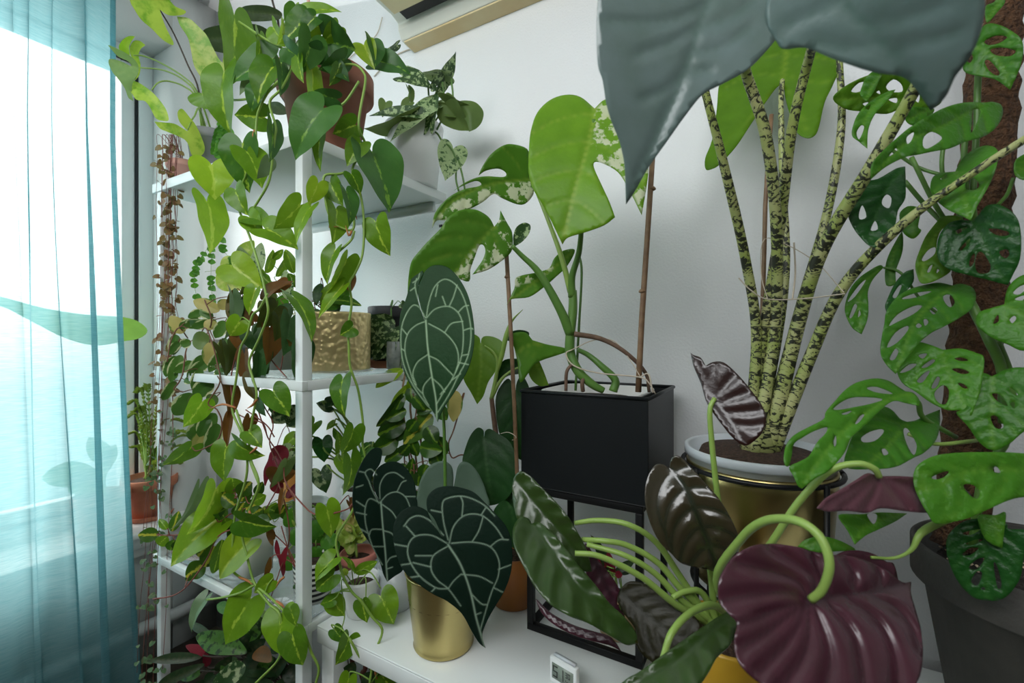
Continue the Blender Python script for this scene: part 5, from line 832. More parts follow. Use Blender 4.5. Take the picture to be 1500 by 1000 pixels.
# ================================================================ string of hearts
hc = np.array((-1.558, .70, 1.8575)); hp = thing('string_of_hearts', 'small pink clay pot on the top shelf trailing long threads of purple-brown hearts', 'potted plant', hc)
pot(hp, hc, .075, .042, .03, 'terracotta_pale', rim=.003, rimh=.02)
strs = []; b = MB(); fb = MB()
ends = [(205, 1010), (212, 1015), (222, 1010), (200, 985), (238, 980), (215, 930), (228, 900), (247, 590), (262, 470), (240, 450), (252, 640), (233, 760), (208, 800)]
for i, (ex, ey) in enumerate(ends):
    x0 = 228+RNG.uniform(0, 34); pts = [hc+(0, 0, .07), P(x0+2, 197, 1.34), P(x0, 225, 1.318)]
    n = 9
    for k in range(1, n+1):
        f = k/n; y = 225+(ey-225)*f; x = x0+(ex-x0)*(f**1.6)+RNG.uniform(-3, 3); pts.append(P(x, y, 1.315+.010*math.sin(i*2+k*.7)))
    c = catm(pts, 5); tube(b, c, .0007, n=4, k=1, cap=False)
    sgn = 0
    for k in range(8, len(c)-1):
        p = c[k]; u = c[k+1]-c[k]; zpx = HZ-(p[2]-EYE)/1.315*FPX
        dens = .17 if zpx < 600 else .2 if zpx < 960 else .6
        for rep in range(2):
            if random.random() > dens: continue
            q = p+u*random.random(); a = random.uniform(0, 6.28)
            for s in (1, -1):
                if random.random() < .25: continue
                dr = np.array((math.cos(a)*s, math.sin(a)*s*.6, random.uniform(-.5, .3))); ln = random.uniform(.013, .021) if zpx < 560 else random.uniform(.009, .016)
                st0 = q+dr*.005; leaf3(fb, THs, st0, st0+nz(dr+np.array((0, 0, -.4)))*ln, ln*random.uniform(.85, 1.05), nrm=(CAM-q)*.6+np.array((random.uniform(-1, 1), random.uniform(-1, 1), random.uniform(0, 1)))*.8, bend=.3, cup=.2, mi=0 if zpx < 600+random.uniform(-50, 50) else 1) if True else None
obj('threads', b, 'stem_red', hp); obj('heart_leaves', fb, ['L_hearts', 'L_hearts_green'], hp)
gh = np.array((-1.40, .86, 1.8575)); g2 = thing('trailing_hearts', 'little grey pot hidden behind the arrowhead vine trailing a few thin green bead-leaved threads', 'potted plant', gh)
pot(g2, gh, .07, .04, .032, 'concrete')
b = MB(); fb = MB()
for pts in ([(325, 178), (322, 190), (318, 200), (314, 222)], [(330, 182), (330, 200), (322, 215), (320, 228)], [(322, 330), (312, 350), (309, 400), (311, 440)], [(323, 340), (330, 370), (345, 385), (320, 395), (300, 398)], [(303, 365), (290, 385), (284, 410), (288, 434)], [(335, 185), (338, 205), (334, 225)]):
    c = catm([P(x, y, 1.33) for x, y in pts], 6); tube(b, c, .0006, n=4, k=1)
    for k in range(2, len(c)):
        if random.random() < .62:
            for s in (1, -1):
                a = random.uniform(-.5, .5); dr = np.array((s*math.cos(a), .3*s, math.sin(a)-.3)); q = c[k]; ln = random.uniform(.012, .02); leaf3(fb, THs, q, q+nz(dr)*ln, ln*.95, bend=.3, cup=.15)
tube(b, [gh+(0, -.03, .07), P(325, 178, 1.33)], .0006, n=4, k=1); tube(b, [P(322, 228, 1.33), P(323, 330, 1.33)], .0005, n=4, k=1); tube(b, [P(334, 225, 1.33), P(303, 365, 1.33)], .0005, n=4, k=1)
obj('threads', b, 'stem', g2); obj('bead_leaves', fb, 'L_adansonii', g2)
# ================================================================ middle shelf
M = 1.3105
gq = np.array((-1.02, .815, M)); gp = thing('peperomia', 'hammered gold pot on the middle shelf with slender green leaves', 'potted plant', gq)
b = MB(); lathe(b, gq, [(.086, .004), (.092, .005), (.0935, .012), (.0945, .148), (.0955, .152), (.094, .156), (.090, .154), (.089, .12), (1e-6, .118)], n=64); obj('pot', b, 'gold_hammered', gp)
b = MB(); lathe(b, gq, [(.05, 0), (.1, .002), (.103, .006), (.1, .008), (1e-6, .009)], n=48); obj('glass_dish', b, 'glass_clear', gp)
b = MB(); lathe(b, gq+(0, 0, .12), [(.088, 0), (.05, .02), (1e-6, .022)], n=24); obj('soil', b, 'soil', gp)
leaves(gp, [(480, 440, 530, 448, 12), (500, 445, 468, 447, 12, 1), (462, 452, 470, 495, 22, 2), (498, 447, 468, 495, 16, 2), (470, 415, 463, 448, 12, 2), (494, 425, 502, 380, 16), (500, 430, 520, 385, 14, 1), (505, 440, 496, 400, 16, 1), (512, 395, 513, 428, 18, 3), (415, 445, 423, 470, 22, 2), (435, 420, 422, 400, 14), (425, 440, 418, 395, 18, 4), (436, 436, 452, 402, 10, 3), (470, 445, 492, 410, 12, 0), (475, 446, 500, 432, 12, 2)], None, 1.17, T=TO, origin=gq+(0, 0, .13), mats=['L_brasil', 'L_adansonii', 'L_micans_green', 'L_micans_brown', 'L_scindapsus_pale'], petm='stem_brown')
dq = np.array((-1.03, 1.03, M)); dp = thing('spotted_pothos', 'dark plastic pot in a clay saucer on the middle shelf with silver-flecked leaves', 'potted plant', dq)
saucer(dp, dq, .072, 'terracotta', .022); pot(dp, dq+(0, 0, .0055), .18, .062, .045, 'dark_plastic', rim=.004, rimh=.035)
dvn = vinetubes(dp, [[(572, 448, 1.4), (575, 440, 1.38), (573, 455, 1.34), (575, 475, 1.33), (582, 490, 1.32), (580, 515, 1.32)], [(585, 455, 1.38), (590, 480, 1.33), (588, 510, 1.32)]], .0024, 1.33, 'stem_green', nodes=False)
leaves(dp, [(567, 470, 522, 466, 27), (552, 495, 527, 533, 30), (578, 480, 556, 518, 28), (575, 505, 545, 528, 24), (580, 510, 572, 540, 20), (590, 500, 578, 545, 22), (588, 445, 596, 450, 12), (583, 525, 592, 560, 20)], None, 1.31, mats=['L_scindapsus'], vines=dvn, sepsize=30, TF=THF, petm='stem_green')
mq = np.array((-1.20, 1.055, M)); mk = thing('marbled_jar', 'grey marbled square jar behind the hammered gold pot', 'jar', mq)
b = MB(); lathe(b, mq, [(.06, 0), (.065, .003), (.065, .1), (.063, .105), (.058, .1), (1e-6, .02)], n=48, sq=6); obj('body', b, 'grey_marble', mk)
mq2 = np.array((-.943, .962, M)); b = MB(); lathe(b, mq2, [(.02, 0), (.023, .003), (.023, .078), (.021, .08), (.020, .07), (1e-6, .01)], n=32)
lab(obj('glass_jar', b, 'grey_marble'), 'small cloudy grey jar just right of the hammered gold pot', 'jar')
# cream edged hoya, left end of the middle shelf
hq = np.array((-1.47, .79, M)); hy = thing('cream_hoya', 'grey pot at the window end of the middle shelf spilling cream-edged waxy leaves', 'potted plant', hq)
pot(hy, hq, .085, .052, .042, 'concrete', rim=.002)
hv = vinetubes(hy, [[(278, 500, 1.33), (272, 515, 1.24), (268, 545, 1.22), (262, 560, 1.21), (255, 570, 1.21), (268, 574, 1.21)], [(290, 500, 1.32), (300, 480, 1.22), (310, 500, 1.18), (318, 530, 1.17), (322, 560, 1.16), (305, 590, 1.16), (318, 600, 1.16), (325, 620, 1.16), (318, 645, 1.16), (290, 660, 1.17), (281, 655, 1.17)], [(275, 495, 1.33), (262, 480, 1.26), (250, 500, 1.24), (245, 530, 1.22)], [(300, 495, 1.30), (310, 470, 1.2), (300, 440, 1.2)]], .0018, 1.2, 'stem_brown', nodes=False)
leaves(hy, [(268, 488, 250, 462, 20, 1), (258, 490, 254, 520, 16), (262, 522, 240, 545, 18), (266, 520, 250, 560, 16), (270, 535, 258, 554, 14), (283, 530, 254, 545, 16), (256, 558, 238, 586, 14), (280, 500, 265, 505, 14), (305, 472, 270, 472, 12), (312, 465, 292, 455, 14), (310, 470, 280, 480, 14), (310, 500, 282, 497, 26, 2), (296, 520, 275, 558, 18), (302, 530, 278, 550, 18), (296, 540, 282, 572, 14), (310, 500, 312, 540, 24, 1), (325, 515, 306, 545, 16), (300, 510, 320, 525, 18), (310, 556, 284, 582, 24, 0), (282, 576, 255, 608, 26), (296, 580, 275, 590, 18, 2), (318, 580, 305, 590, 18, 2), (316, 605, 280, 645, 30), (305, 610, 292, 640, 18), (318, 620, 306, 663, 22), (300, 630, 282, 656, 16, 1), (322, 455, 283, 440, 20, 1), (335, 440, 320, 452, 16, 1), (300, 455, 275, 465, 14), (285, 470, 262, 480, 14), (330, 470, 315, 495, 18), (262, 500, 246, 520, 12), (275, 480, 290, 465, 16), (315, 480, 300, 470, 18, 1), (290, 545, 300, 565, 14), (270, 556, 284, 560, 10), (248, 530, 243, 552, 12), (318, 540, 330, 555, 16), (306, 520, 322, 540, 18, 0), (330, 495, 320, 530, 16)], None, lambda x: 1.30-.10*max(0, min(1, (x-240)/90)), T=TO, mats=['L_hoya_cream', 'L_hoya_pink', 'L_scindapsus_under'], vines=hv, sepsize=30, TF=TOF, petm='stem_brown')
# velvety brown trailing plant
cq = np.array((-1.235, .80, M)); mc_ = thing('velvet_philodendron', 'plain grey-green pot on the middle shelf trailing bronze and dark green velvety leaves', 'potted plant', cq)
pot(mc_, cq, .095, .058, .048, 'green_grey', rim=.002)
pq = np.array((-1.14, .925, M)); pt_ = thing('clay_pot_plant', 'brown clay pot squeezed between the green-grey pot and the hammered gold pot', 'potted plant', pq)
pot(pt_, pq, .125, .05, .038, 'terracotta_brown', rim=.004)
leaves(pt_, [(395, 460, 380, 440, 20), (405, 458, 420, 430, 20, 1), (400, 470, 420, 480, 14, 1), (398, 455, 400, 425, 16)], None, 1.3, T=TO, mats=['L_micans', 'L_adansonii'], origin=pq+(0, 0, .12))
mv = vinetubes(mc_, [[(350, 500, 1.28), (345, 520, 1.18), (338, 560, 1.16), (345, 600, 1.15), (360, 612, 1.15), (385, 620, 1.14), (392, 640, 1.12), (405, 660, 1.1), (415, 680, 1.08), (418, 705, 1.05), (440, 735, 1.0), (465, 754, .975), (505, 747, .965), (516, 738, .965)], [(370, 500, 1.28), (372, 540, 1.15), (385, 590, 1.12), (400, 620, 1.12), (395, 650, 1.12), (410, 700, 1.1), (390, 745, 1.1)], [(380, 500, 1.25), (400, 530, 1.12), (425, 560, 1.08), (422, 575, 1.08)], [(360, 600, 1.14), (390, 622, 1.12), (402, 640, 1.12)], [(407, 705, 1.08), (418, 740, 1.07), (424, 780, 1.08), (420, 810, 1.09)], [(418, 705, 1.05), (430, 728, 1.04), (435, 742, 1.04)], [(392, 640, 1.12), (378, 600, 1.12), (370, 560, 1.15)]], .0015, 1.1, 'stem_red', nodes=False)
leaves(mc_, [(355, 465, 347, 512, 28, 1), (333, 505, 330, 553, 16, 0), (322, 508, 330, 555, 13, 0), (329, 562, 332, 620, 20, 1), (358, 520, 367, 575, 15, 1), (382, 525, 372, 580, 22, 2), (390, 520, 384, 570, 17, 2), (388, 437, 430, 412, 15, 1), (405, 450, 375, 480, 34, 0), (395, 480, 390, 535, 26, 1), (337, 612, 333, 660, 9, 1), (366, 612, 350, 643, 14, 1), (425, 468, 414, 522, 28, 2), (441, 507, 431, 556, 24, 2), (352, 435, 335, 470, 20, 0), (345, 430, 332, 445, 14, 0), (360, 440, 352, 470, 16, 2), (378, 585, 390, 610, 12, 2), (420, 678, 396, 715, 15, 3), (438, 743, 443, 797, 17, 3), (415, 722, 410, 755, 7, 1), (387, 480, 372, 500, 22, 2), (368, 485, 388, 520, 34, 2), (408, 465, 402, 500, 22, 0), (420, 500, 432, 505, 8, 0), (365, 550, 380, 590, 12, 0), (345, 460, 358, 448, 20, 0), (372, 470, 360, 450, 18, 1), (340, 480, 352, 492, 18, 0), (400, 600, 392, 580, 10, 2), (512, 735, 517, 760, 10, 1), (366, 410, 350, 432, 14, 0), (420, 415, 400, 430, 16, 1)], None, lambda x: 1.19-.16*max(0, min(1, (x-320)/120)), mats=['L_micans', 'L_micans_brown', 'L_micans_green', 'L_scindapsus_under'], vines=mv, sepsize=28, TF=THF, petm='stem_red')
# extra green leaves behind the vines under the top shelf
nq = np.array((-1.33, .93, M)); npn = thing('narrow_leaf_plant', 'frosted pot behind the velvety leaves with silver and lime narrow leaves', 'potted plant', nq)
pot(npn, nq, .08, .052, .045, 'cloudy_plastic')
leaves(npn, [(345, 400, 330, 375, 24, 0), (360, 395, 350, 360, 18, 1), (378, 400, 383, 355, 16, 1), (340, 425, 318, 400, 22, 0), (390, 400, 400, 365, 12, 2), (405, 405, 420, 375, 10, 2), (355, 420, 330, 415, 20, 0), (430, 400, 418, 365, 16, 2), (385, 420, 372, 385, 20, 2), (400, 380, 415, 365, 10, 2), (395, 415, 380, 400, 14, 2), (350, 380, 372, 352, 20, 0)], None, 1.4, T=TO, mats=['L_lime', 'L_scindapsus_pale', 'L_brasil'], origin=nq+(0, 0, .09), petm='stem')
# ================================================================ lower shelf
Lw = .7655
def hang(x): return 1.28-.16*max(0, min(1, (x-200)/200))
wq = np.array((-1.235, .72, Lw)); wh = thing('yellow_hoya', 'squarish white pot on the lower shelf with yellow-centred waxy leaves reaching past the curtain', 'potted plant', wq)
pot(wh, wq, .12, .048, .044, 'white_ceramic', sq=4)
wv = vinetubes(wh, [[(372, 785, 1.2), (360, 760, 1.17), (340, 752, 1.17), (320, 765, 1.18), (290, 772, 1.2), (265, 782, 1.23), (245, 784, 1.26), (230, 783, 1.27)], [(365, 785, 1.19), (345, 775, 1.15), (320, 785, 1.14), (305, 815, 1.14), (290, 838, 1.15), (270, 862, 1.16), (250, 873, 1.17), (224, 877, 1.18)], [(360, 780, 1.2), (345, 740, 1.18), (340, 720, 1.18)]], .0018, 1.2, 'stem_red', nodes=False)
leaves(wh, [(232, 783, 202, 783, 20), (245, 785, 232, 798, 18, 1), (245, 775, 233, 760, 10, 1), (252, 778, 262, 748, 14), (255, 790, 250, 806, 16, 1), (262, 790, 258, 805, 14, 2), (280, 778, 268, 800, 18, 2), (300, 765, 285, 750, 18), (305, 780, 282, 790, 18, 2), (315, 800, 300, 830, 24, 0), (300, 825, 272, 845, 26, 0), (310, 790, 290, 815, 22, 0), (325, 790, 312, 840, 18, 1), (320, 765, 300, 745, 20), (330, 760, 312, 735, 18, 1), (345, 740, 325, 725, 20), (350, 725, 368, 705, 22), (345, 720, 340, 700, 24, 1), (365, 715, 352, 735, 18, 0), (360, 745, 382, 735, 20), (350, 765, 335, 790, 18, 2), (370, 735, 390, 725, 18, 1), (330, 720, 318, 738, 16), (375, 760, 395, 765, 18, 2), (338, 775, 328, 758, 16, 1), (283, 840, 272, 850, 10, 2), (345, 755, 358, 735, 18, 0), (310, 755, 330, 745, 16, 2), (365, 770, 350, 790, 18, 0), (376, 725, 385, 705, 14, 2)], None, hang, T=TO, mats=['L_hoya_yellow', 'L_brasil', 'L_hoya_dark'], vines=wv, sepsize=30, TF=TOF, petm='stem_red')
gq2 = np.array((-1.17, .845, Lw)); g2_ = thing('pale_pot_plant', 'tall pale grey-green pot on the lower shelf behind the squarish white pot', 'potted plant', gq2)
pot(g2_, gq2, .16, .060, .05, 'green_grey', rim=.002)
leaves(g2_, [(400, 760, 385, 742, 20), (408, 755, 420, 738, 18), (395, 755, 405, 735, 18, 1), (385, 745, 370, 752, 18), (412, 752, 395, 745, 22, 1), (415, 745, 418, 758, 14, 1), (408, 750, 418, 745, 24, 0)], None, 1.25, T=TO, mats=['L_hoya_yellow', 'L_brasil'], origin=gq2+(0, 0, .15))
stq = np.array((-.978, .722, Lw)); stp = thing('striped_pot_plant', 'black and white striped pot beside the front shelf post with thin reddish shoots', 'potted plant', stq)
pot(stp, stq, .098, .047, .040, 'striped', soild=.012, soil='soil')
b = MB()
for pts in ([(438, 830), (420, 800), (400, 780), (390, 765)], [(436, 832), (425, 815), (405, 812), (396, 818)], [(440, 832), (418, 820), (405, 850), (395, 880)], [(470, 835), (480, 815), (495, 800)], [(432, 830), (418, 790), (412, 770)]): tube(b, [stq+(0, 0, .085)]+[P(x, y, 1.06) for x, y in pts], .0013, n=5)
obj('shoots', b, 'stem_red', stp)
leaves(stp, [(396, 815, 388, 850, 8), (408, 810, 415, 845, 7, 1), (402, 790, 392, 770, 9), (420, 800, 412, 835, 8, 1), (392, 770, 400, 800, 8), (432, 855, 436, 862, 10, 2), (398, 840, 393, 870, 10, 0), (405, 790, 410, 820, 6, 1)], None, 1.06, T=TL_, mats=['L_micans_brown', 'L_red', 'L_micans_green'])
oq = np.array((-1.245, 1.0, Lw)); og = thing('rex_begonia', 'orange pot at the back of the lower shelf with rusty red begonia leaves', 'potted plant', oq)
oq = PY(432, 745, 1.0); oq[2] = Lw; og.location = oq
pot(og, oq, .245, .045, .034, 'orange_pot')
tleaf(og, [(398, 660), (420, 655), (428, 672), (425, 690), (410, 705), (395, 700), (388, 712), (386, 690), (392, 675)], [(400, 665), (405, 705)], 1.26, 1.24, 'L_red', nv=3)
leaves(og, [(410, 690, 393, 700, 26, 0), (415, 690, 424, 702, 24, 0), (405, 668, 420, 655, 26, 1), (412, 705, 400, 720, 20, 1), (425, 715, 435, 722, 26, 1)], None, 1.22, T=TR, mats=['L_micans_brown', 'L_red'], origin=oq+(0, 0, .24), petm='stem_red')
aq = np.array((-1.045, .965, Lw)); aw = thing('ridged_pot_plant', 'white diagonally ridged pot at the lower shelf corner with quilted and smooth leaves', 'potted plant', aq)
pot(aw, aq, .20, .085, .066, 'ridged_white', ripple=lambda a, z: .014*math.sin((abs(((a*8/math.pi) % 2)-1)*3.0+z*85)*3.2))
leaves(aw, [(472, 645, 475, 677, 28, 0), (470, 690, 478, 722, 30, 1), (440, 605, 420, 625, 36, 1), (420, 600, 398, 620, 30, 1), (460, 620, 440, 655, 24, 2), (425, 660, 402, 672, 26, 3), (425, 680, 420, 700, 18, 1), (498, 658, 493, 630, 12, 2), (497, 640, 488, 625, 10, 2), (490, 620, 478, 630, 8, 2), (485, 595, 463, 590, 16, 1), (480, 590, 500, 585, 14, 1), (545, 655, 540, 670, 24, 0), (525, 672, 545, 690, 24, 2), (540, 655, 558, 668, 18, 0), (432, 640, 415, 658, 16, 2), (500, 670, 515, 700, 16, 2), (440, 655, 425, 678, 14, 2)], None, 1.27, T=TH, mats=['L_adansonii_dark', 'L_alum', 'L_brasil', 'L_scindapsus_pale'], origin=aq+(0, 0, .2), petm='stem_pale', pet=.0024, sepsize=26, TF=THF)
for x, y, x2, y2 in ((480, 590, 503, 640), (489, 622, 502, 650), (500, 655, 508, 715), (478, 680, 500, 718), (505, 660, 520, 715), (515, 700, 535, 680), (497, 660, 495, 700), (473, 655, 492, 690)): b = MB(); tube(b, [P(x, y, 1.27), P((x+x2)/2+4, (y+y2)/2-4, 1.28), aq+(RNG.uniform(-.03, .03), RNG.uniform(-.03, .03), .19)], .0022, n=6); obj('leaf_stalk', b, 'stem_pale', aw)
rq = np.array((-.952, .838, Lw)); rk = thing('lime_syngonium', 'small salmon clay pot on the lower shelf with crumpled lime and cream leaves', 'potted plant', rq)
pot(rk, rq, .072, .045, .033, 'terracotta_pink', rim=.003, rimh=.022)
leaves(rk, [(520, 790, 495, 755, 26), (515, 780, 498, 790, 22), (525, 775, 512, 752, 26, 1), (530, 780, 545, 765, 24), (532, 775, 540, 755, 24), (520, 770, 500, 765, 24, 1), (528, 785, 548, 775, 20, 0), (530, 765, 520, 745, 22)], None, 1.18, T=TH, mats=['L_lime', 'L_hoya_pink'], origin=rq+(0, 0, .065), petm='stem_pale', pet=.003, ruf=.35, cup=(.3, .7))
pq2 = np.array((-1.068, .845, Lw)); pk = thing('pilea', 'brown clay pot behind the front shelf post with round flat leaves', 'potted plant', pq2)
pot(pk, pq2, .11, .052, .038, 'clay_mid', rim=.004)
leaves(pk, [(463, 800, 463, 822, 22), (485, 790, 488, 812, 22), (475, 785, 490, 800, 24), (430, 745, 425, 772, 24), (425, 812, 427, 835, 24, 0), (435, 772, 440, 798, 20, 0), (468, 775, 462, 795, 18), (455, 765, 470, 785, 18), (432, 755, 438, 770, 14, 1)], None, 1.15, T=TR, mats=['L_adansonii', 'L_lime'], origin=pq2+(0, 0, .1), pet=.0015)
# ================================================================ bench: small pots
bq = np.array((-.848, .752, BZ+.0005)); bk = thing('sprouting_pot', 'small white ridged pot on the bench corner with thin green sprouts', 'potted plant', bq)
pot(bk, bq, .088, .0455, .030, 'white_ceramic', ripple=lambda a, z: .01*math.sin(z*420) if z < .07 else 0)
b = MB()
for pts in ([(519, 860, 1.05), (505, 840, 1.03), (490, 850, 1.0), (482, 875, .99)], [(520, 858, 1.05), (530, 835, 1.03), (545, 840, 1.0), (558, 862, .99)], [(518, 858, 1.05), (515, 830, 1.04), (513, 822, 1.03)], [(522, 860, 1.05), (535, 845, 1.01), (536, 880, .99)], [(512, 860, 1.04), (500, 850, 1.0), (505, 900, .985), (498, 926, .985)], [(524, 858, 1.05), (540, 838, 1.02), (552, 850, 1.02)]): tube(b, [P(*p) for p in pts], .0013, n=5)
obj('sprouts', b, 'stem', bk)
leaves(bk, [(520, 838, 553, 822, 16, 0), (512, 832, 513, 820, 6, 1), (508, 842, 503, 832, 8, 1), (520, 840, 500, 815, 6, 0)], None, 1.03, T=TO, mats=['L_brasil', 'L_syngonium'], petm='stem')
cq2 = PZ(580, 886, BZ); cq2[2] = BZ+.0005; b = MB(); lathe(b, cq2, [(.036, 0), (.038, .002), (.043, .1), (.042, .1), (.0365, .003), (1e-6, .0028)], n=48)
ck = thing('frosted_cup', 'frosted clear cup on the bench behind the tapered brass pot', 'cup', cq2); obj('body', b, 'frosted', ck)
# pole hoya
tq = PZ(628, 868, BZ); tq = np.array((tq[0], 1.09, BZ+.0005)); tq[:2] = PY(620, 800, 1.09)[:2]; tk = thing('pole_hoya', 'dark hoya with yellow-centred leaves climbing canes against the wall behind the big veined leaf', 'potted plant', tq)
pot(tk, tq, .12, .055, .043, 'clear_plastic')
td = 1.27
b = MB()
for x in (601, 612, 590): tube(b, [tq+((x-601)*.002, 0, .1), P(x, 600, td), P(x+4, 545, td)], .003, n=6, k=2)
obj('cane', b, 'bamboo', tk)
tv = vinetubes(tk, [[(603, 740, td), (607, 690, td-.02), (600, 650, td), (610, 600, td-.02), (604, 570, td), (610, 555, td)], [(660, 590, td), (668, 600, td), (680, 575, td), (665, 628, td), (657, 650, td), (662, 670, td), (675, 666, td), (690, 668, td)], [(595, 740, td), (592, 660, td), (590, 610, td)]], .002, td, 'stem_brown', nodes=False)
leaves(tk, [(590, 541, 550, 568, 15, 2), (600, 562, 571, 598, 14, 2), (590, 578, 551, 625, 17, 0), (594, 618, 553, 637, 28, 0), (583, 643, 545, 662, 28, 0), (633, 607, 591, 650, 30, 1), (615, 655, 648, 660, 26, 0), (592, 658, 563, 676, 18, 0), (600, 700, 605, 670, 16, 0), (615, 690, 612, 712, 20), (625, 625, 640, 650, 24), (610, 600, 635, 600, 16), (595, 600, 565, 615, 20), (580, 600, 592, 575, 14, 0), (605, 590, 600, 565, 18), (635, 660, 645, 680, 20), (600, 640, 612, 668, 18), (595, 680, 580, 698, 18), (618, 575, 635, 585, 14), (640, 595, 655, 615, 20, 0), (668, 572, 664, 618, 22, 3), (655, 590, 672, 604, 12, 0), (606, 580, 622, 600, 20, 0), (590, 625, 575, 645, 22, 0), (625, 680, 618, 700, 20, 0), (602, 690, 590, 712, 16, 0), (615, 720, 605, 735, 20, 0), (587, 665, 600, 650, 18, 0), (600, 555, 603, 580, 12, 2), (610, 615, 598, 632, 20, 0), (640, 640, 655, 665, 18, 0), (645, 668, 628, 678, 20, 0)], None, td-.02, T=TO, mats=['L_hoya_dark', 'L_hoya_yellow', 'L_brasil_lit', 'L_hoya_pink'], vines=tv, sepsize=26, TF=TOF, petm='stem_brown')
# dark climbing philodendron by the wall, brown glazed pot
fq = PZ(752, 880, BZ); fq[2] = BZ+.0005; fk = thing('dark_philodendron', 'copper-brown pot left of the planter stand with big dark heart leaves and a cane', 'potted plant', fq)
pot(fk, fq, .125, .062, .05, 'copper_pot')
fo = fq+(0, .03, .11)
tleaf(fk, [(704, 503, 1), (702, 494), (692, 489), (682, 494), (679, 510), (682, 540), (679, 555), (690, 575), (699, 592, 1), (708, 580), (715, 560), (725, 545), (735, 525), (737, 503), (725, 494), (712, 492), (706, 495)], [(704, 503), (704, 540), (699, 590)], 1.12, 1.10, 'L_philo', nv=4)
tleaf(fk, [(709, 640, 1), (708, 630), (700, 626), (690, 636), (682, 655), (677, 680), (685, 715), (700, 735), (720, 740), (740, 732), (752, 715), (757, 690), (755, 665), (745, 645), (730, 635), (718, 628), (711, 631)], [(709, 640), (712, 680), (722, 738)], 1.06, 1.03, 'L_philo_dark', nv=4, cup=.2)
tleaf(fk, [(755, 577, 1), (750, 560), (742, 555), (728, 575), (726, 600), (733, 640), (750, 665), (766, 675, 1), (776, 650), (782, 610), (776, 570), (765, 550), (757, 560)], [(755, 577), (762, 620), (766, 672)], 1.12, 1.10, 'L_philo_dark', nv=4, tint=0)
tleaf(fk, [(775, 515, 1), (773, 513), (785, 520), (795, 540), (804, 564, 1), (790, 565), (778, 555), (773, 540), (774, 525)], [(774, 515), (803, 563)], 1.10, 1.09, 'L_philo', nv=2)
tleaf(fk, [(737, 495), (748, 486), (762, 483), (775, 487), (770, 497), (750, 500)], [(738, 495), (774, 488)], 1.14, 1.13, 'L_philo_dark', nv=2)
tleaf(fk, [(735, 530), (755, 525), (775, 530), (770, 545), (745, 550), (728, 560)], [(735, 535), (772, 538)], 1.16, 1.15, 'L_philo_dark', nv=2)
tleaf(fk, [(735, 700), (750, 690), (770, 720), (775, 760), (760, 790), (740, 760)], [(740, 695), (762, 785)], 1.08, 1.06, 'L_philo_dark', nv=2)
tleaf(fk, [(745, 735), (728, 740), (722, 760), (740, 790), (765, 810), (770, 780)], [(745, 735), (765, 808)], 1.0, .99, 'L_philo_dark', nv=2)
b = MB(); tube(b, [fo, P(735, 700, 1.1), P(727, 640, 1.1), P(722, 600, 1.1), P(720, 582, 1.1)], [.005, .0065, .0055], n=9); obj('main_stem', b, 'aerial', fk)
stalk(fk, [P(720, 584, 1.1), P(726, 555, 1.1), P(729, 530, 1.1), P(722, 515, 1.1), P(710, 506, 1.11)], [.0055, .004, .0014], 'stem_pale'); stalk(fk, [P(721, 580, 1.1), P(735, 555, 1.1), P(755, 540, 1.1), P(776, 536, 1.1)], [.005, .0035, .0016], 'stem_pale')
b = MB(); tube(b, [P(728, 545, 1.1), P(735, 520, 1.1), P(742, 490, 1.1), P(750, 470, 1.1), P(766, 453, 1.1)], [.004, .0065, .006, .003, .0005], n=9); obj('new_leaf', b, 'stem', fk)
b = MB(); tube(b, [fo, P(757, 680, 1.02), P(749, 500, 1.02), P(742, 372, 1.02)], [.0045, .005], n=9, k=2); c = P(743, 408, 1.02); lathe(b, c, [(.004, 0), (.0072, .003), (.004, .008)], n=9); obj('cane', b, 'bamboo', fk)
b = MB(); tube(b, [P(733, 635, 1.1), P(745, 633, 1.03), P(756, 640, 1.01), P(750, 645, 1.03)], .001, n=5); obj('tie', b, 'twine', fk)
tleaf(fk, [(752, 362, 1), (752, 345), (757, 332), (768, 326), (777, 330), (775, 342), (765, 354)], [(752, 362), (775, 328)], 1.04, 1.03, 'L_scindapsus', nv=0)
# dark red plant in a woven pot behind the planter stand
xq = PZ(905, 880, BZ); xq = np.array((xq[0], 1.0, BZ+.0005)); xq[:2] = PY(905, 860, .99)[:2]; xk = thing('red_dracaena', 'dark red spiky plant in a woven tan pot under the rectangular planter', 'potted plant', xq)
pot(xk, xq, .06, .045, .04, 'woven')
leaves(xk, [(895, 840, 865, 783, 14), (900, 840, 885, 800, 12, 1), (900, 838, 930, 820, 12), (895, 845, 870, 840, 12), (900, 840, 912, 842, 10, 1), (890, 830, 862, 815, 10, 1), (900, 836, 925, 838, 10), (893, 838, 878, 795, 12, 0)], None, .86, T=TL_, mats=['L_dark', 'L_red'], origin=xq+(0, 0, .05))
# hygrometer
yq = PZ(824, 1008, BZ); yq[2] = BZ+.0005; yk = thing('hygrometer', 'small white digital hygrometer standing on the bench front, reading 51', 'hygrometer', yq)
yw, yh, yt = .060, .047, .012; yk.rotation_euler = (0, 0, 0)
dx = nz(np.array((.95, -.20, 0))); dn = nz(np.array((.20, .95, 0)))
def ybox(mb, u0, u1, z0, z1, n0, n1):
    c = [yq+dx*u+dn*n+np.array((0, 0, z)) for z in (z0, z1) for u, n in ((u0, n0), (u1, n0), (u1, n1), (u0, n1))]; mb.add(c, BF)
b = MB(); ybox(b, -yw/2, yw/2, 0, yh, 0, yt); obj('case', b, 'white_paint', yk, bevel=.002)
b = MB(); ybox(b, -yw/2+.006, yw/2-.006, .009, yh-.009, -.0006, .0003); obj('screen', b, 'lcd', yk)
b = MB(); ybox(b, -yw/2+.006, yw/2-.006, yh, yh+.004, yt*.4, yt); obj('stand_clip', b, 'frosted', yk)
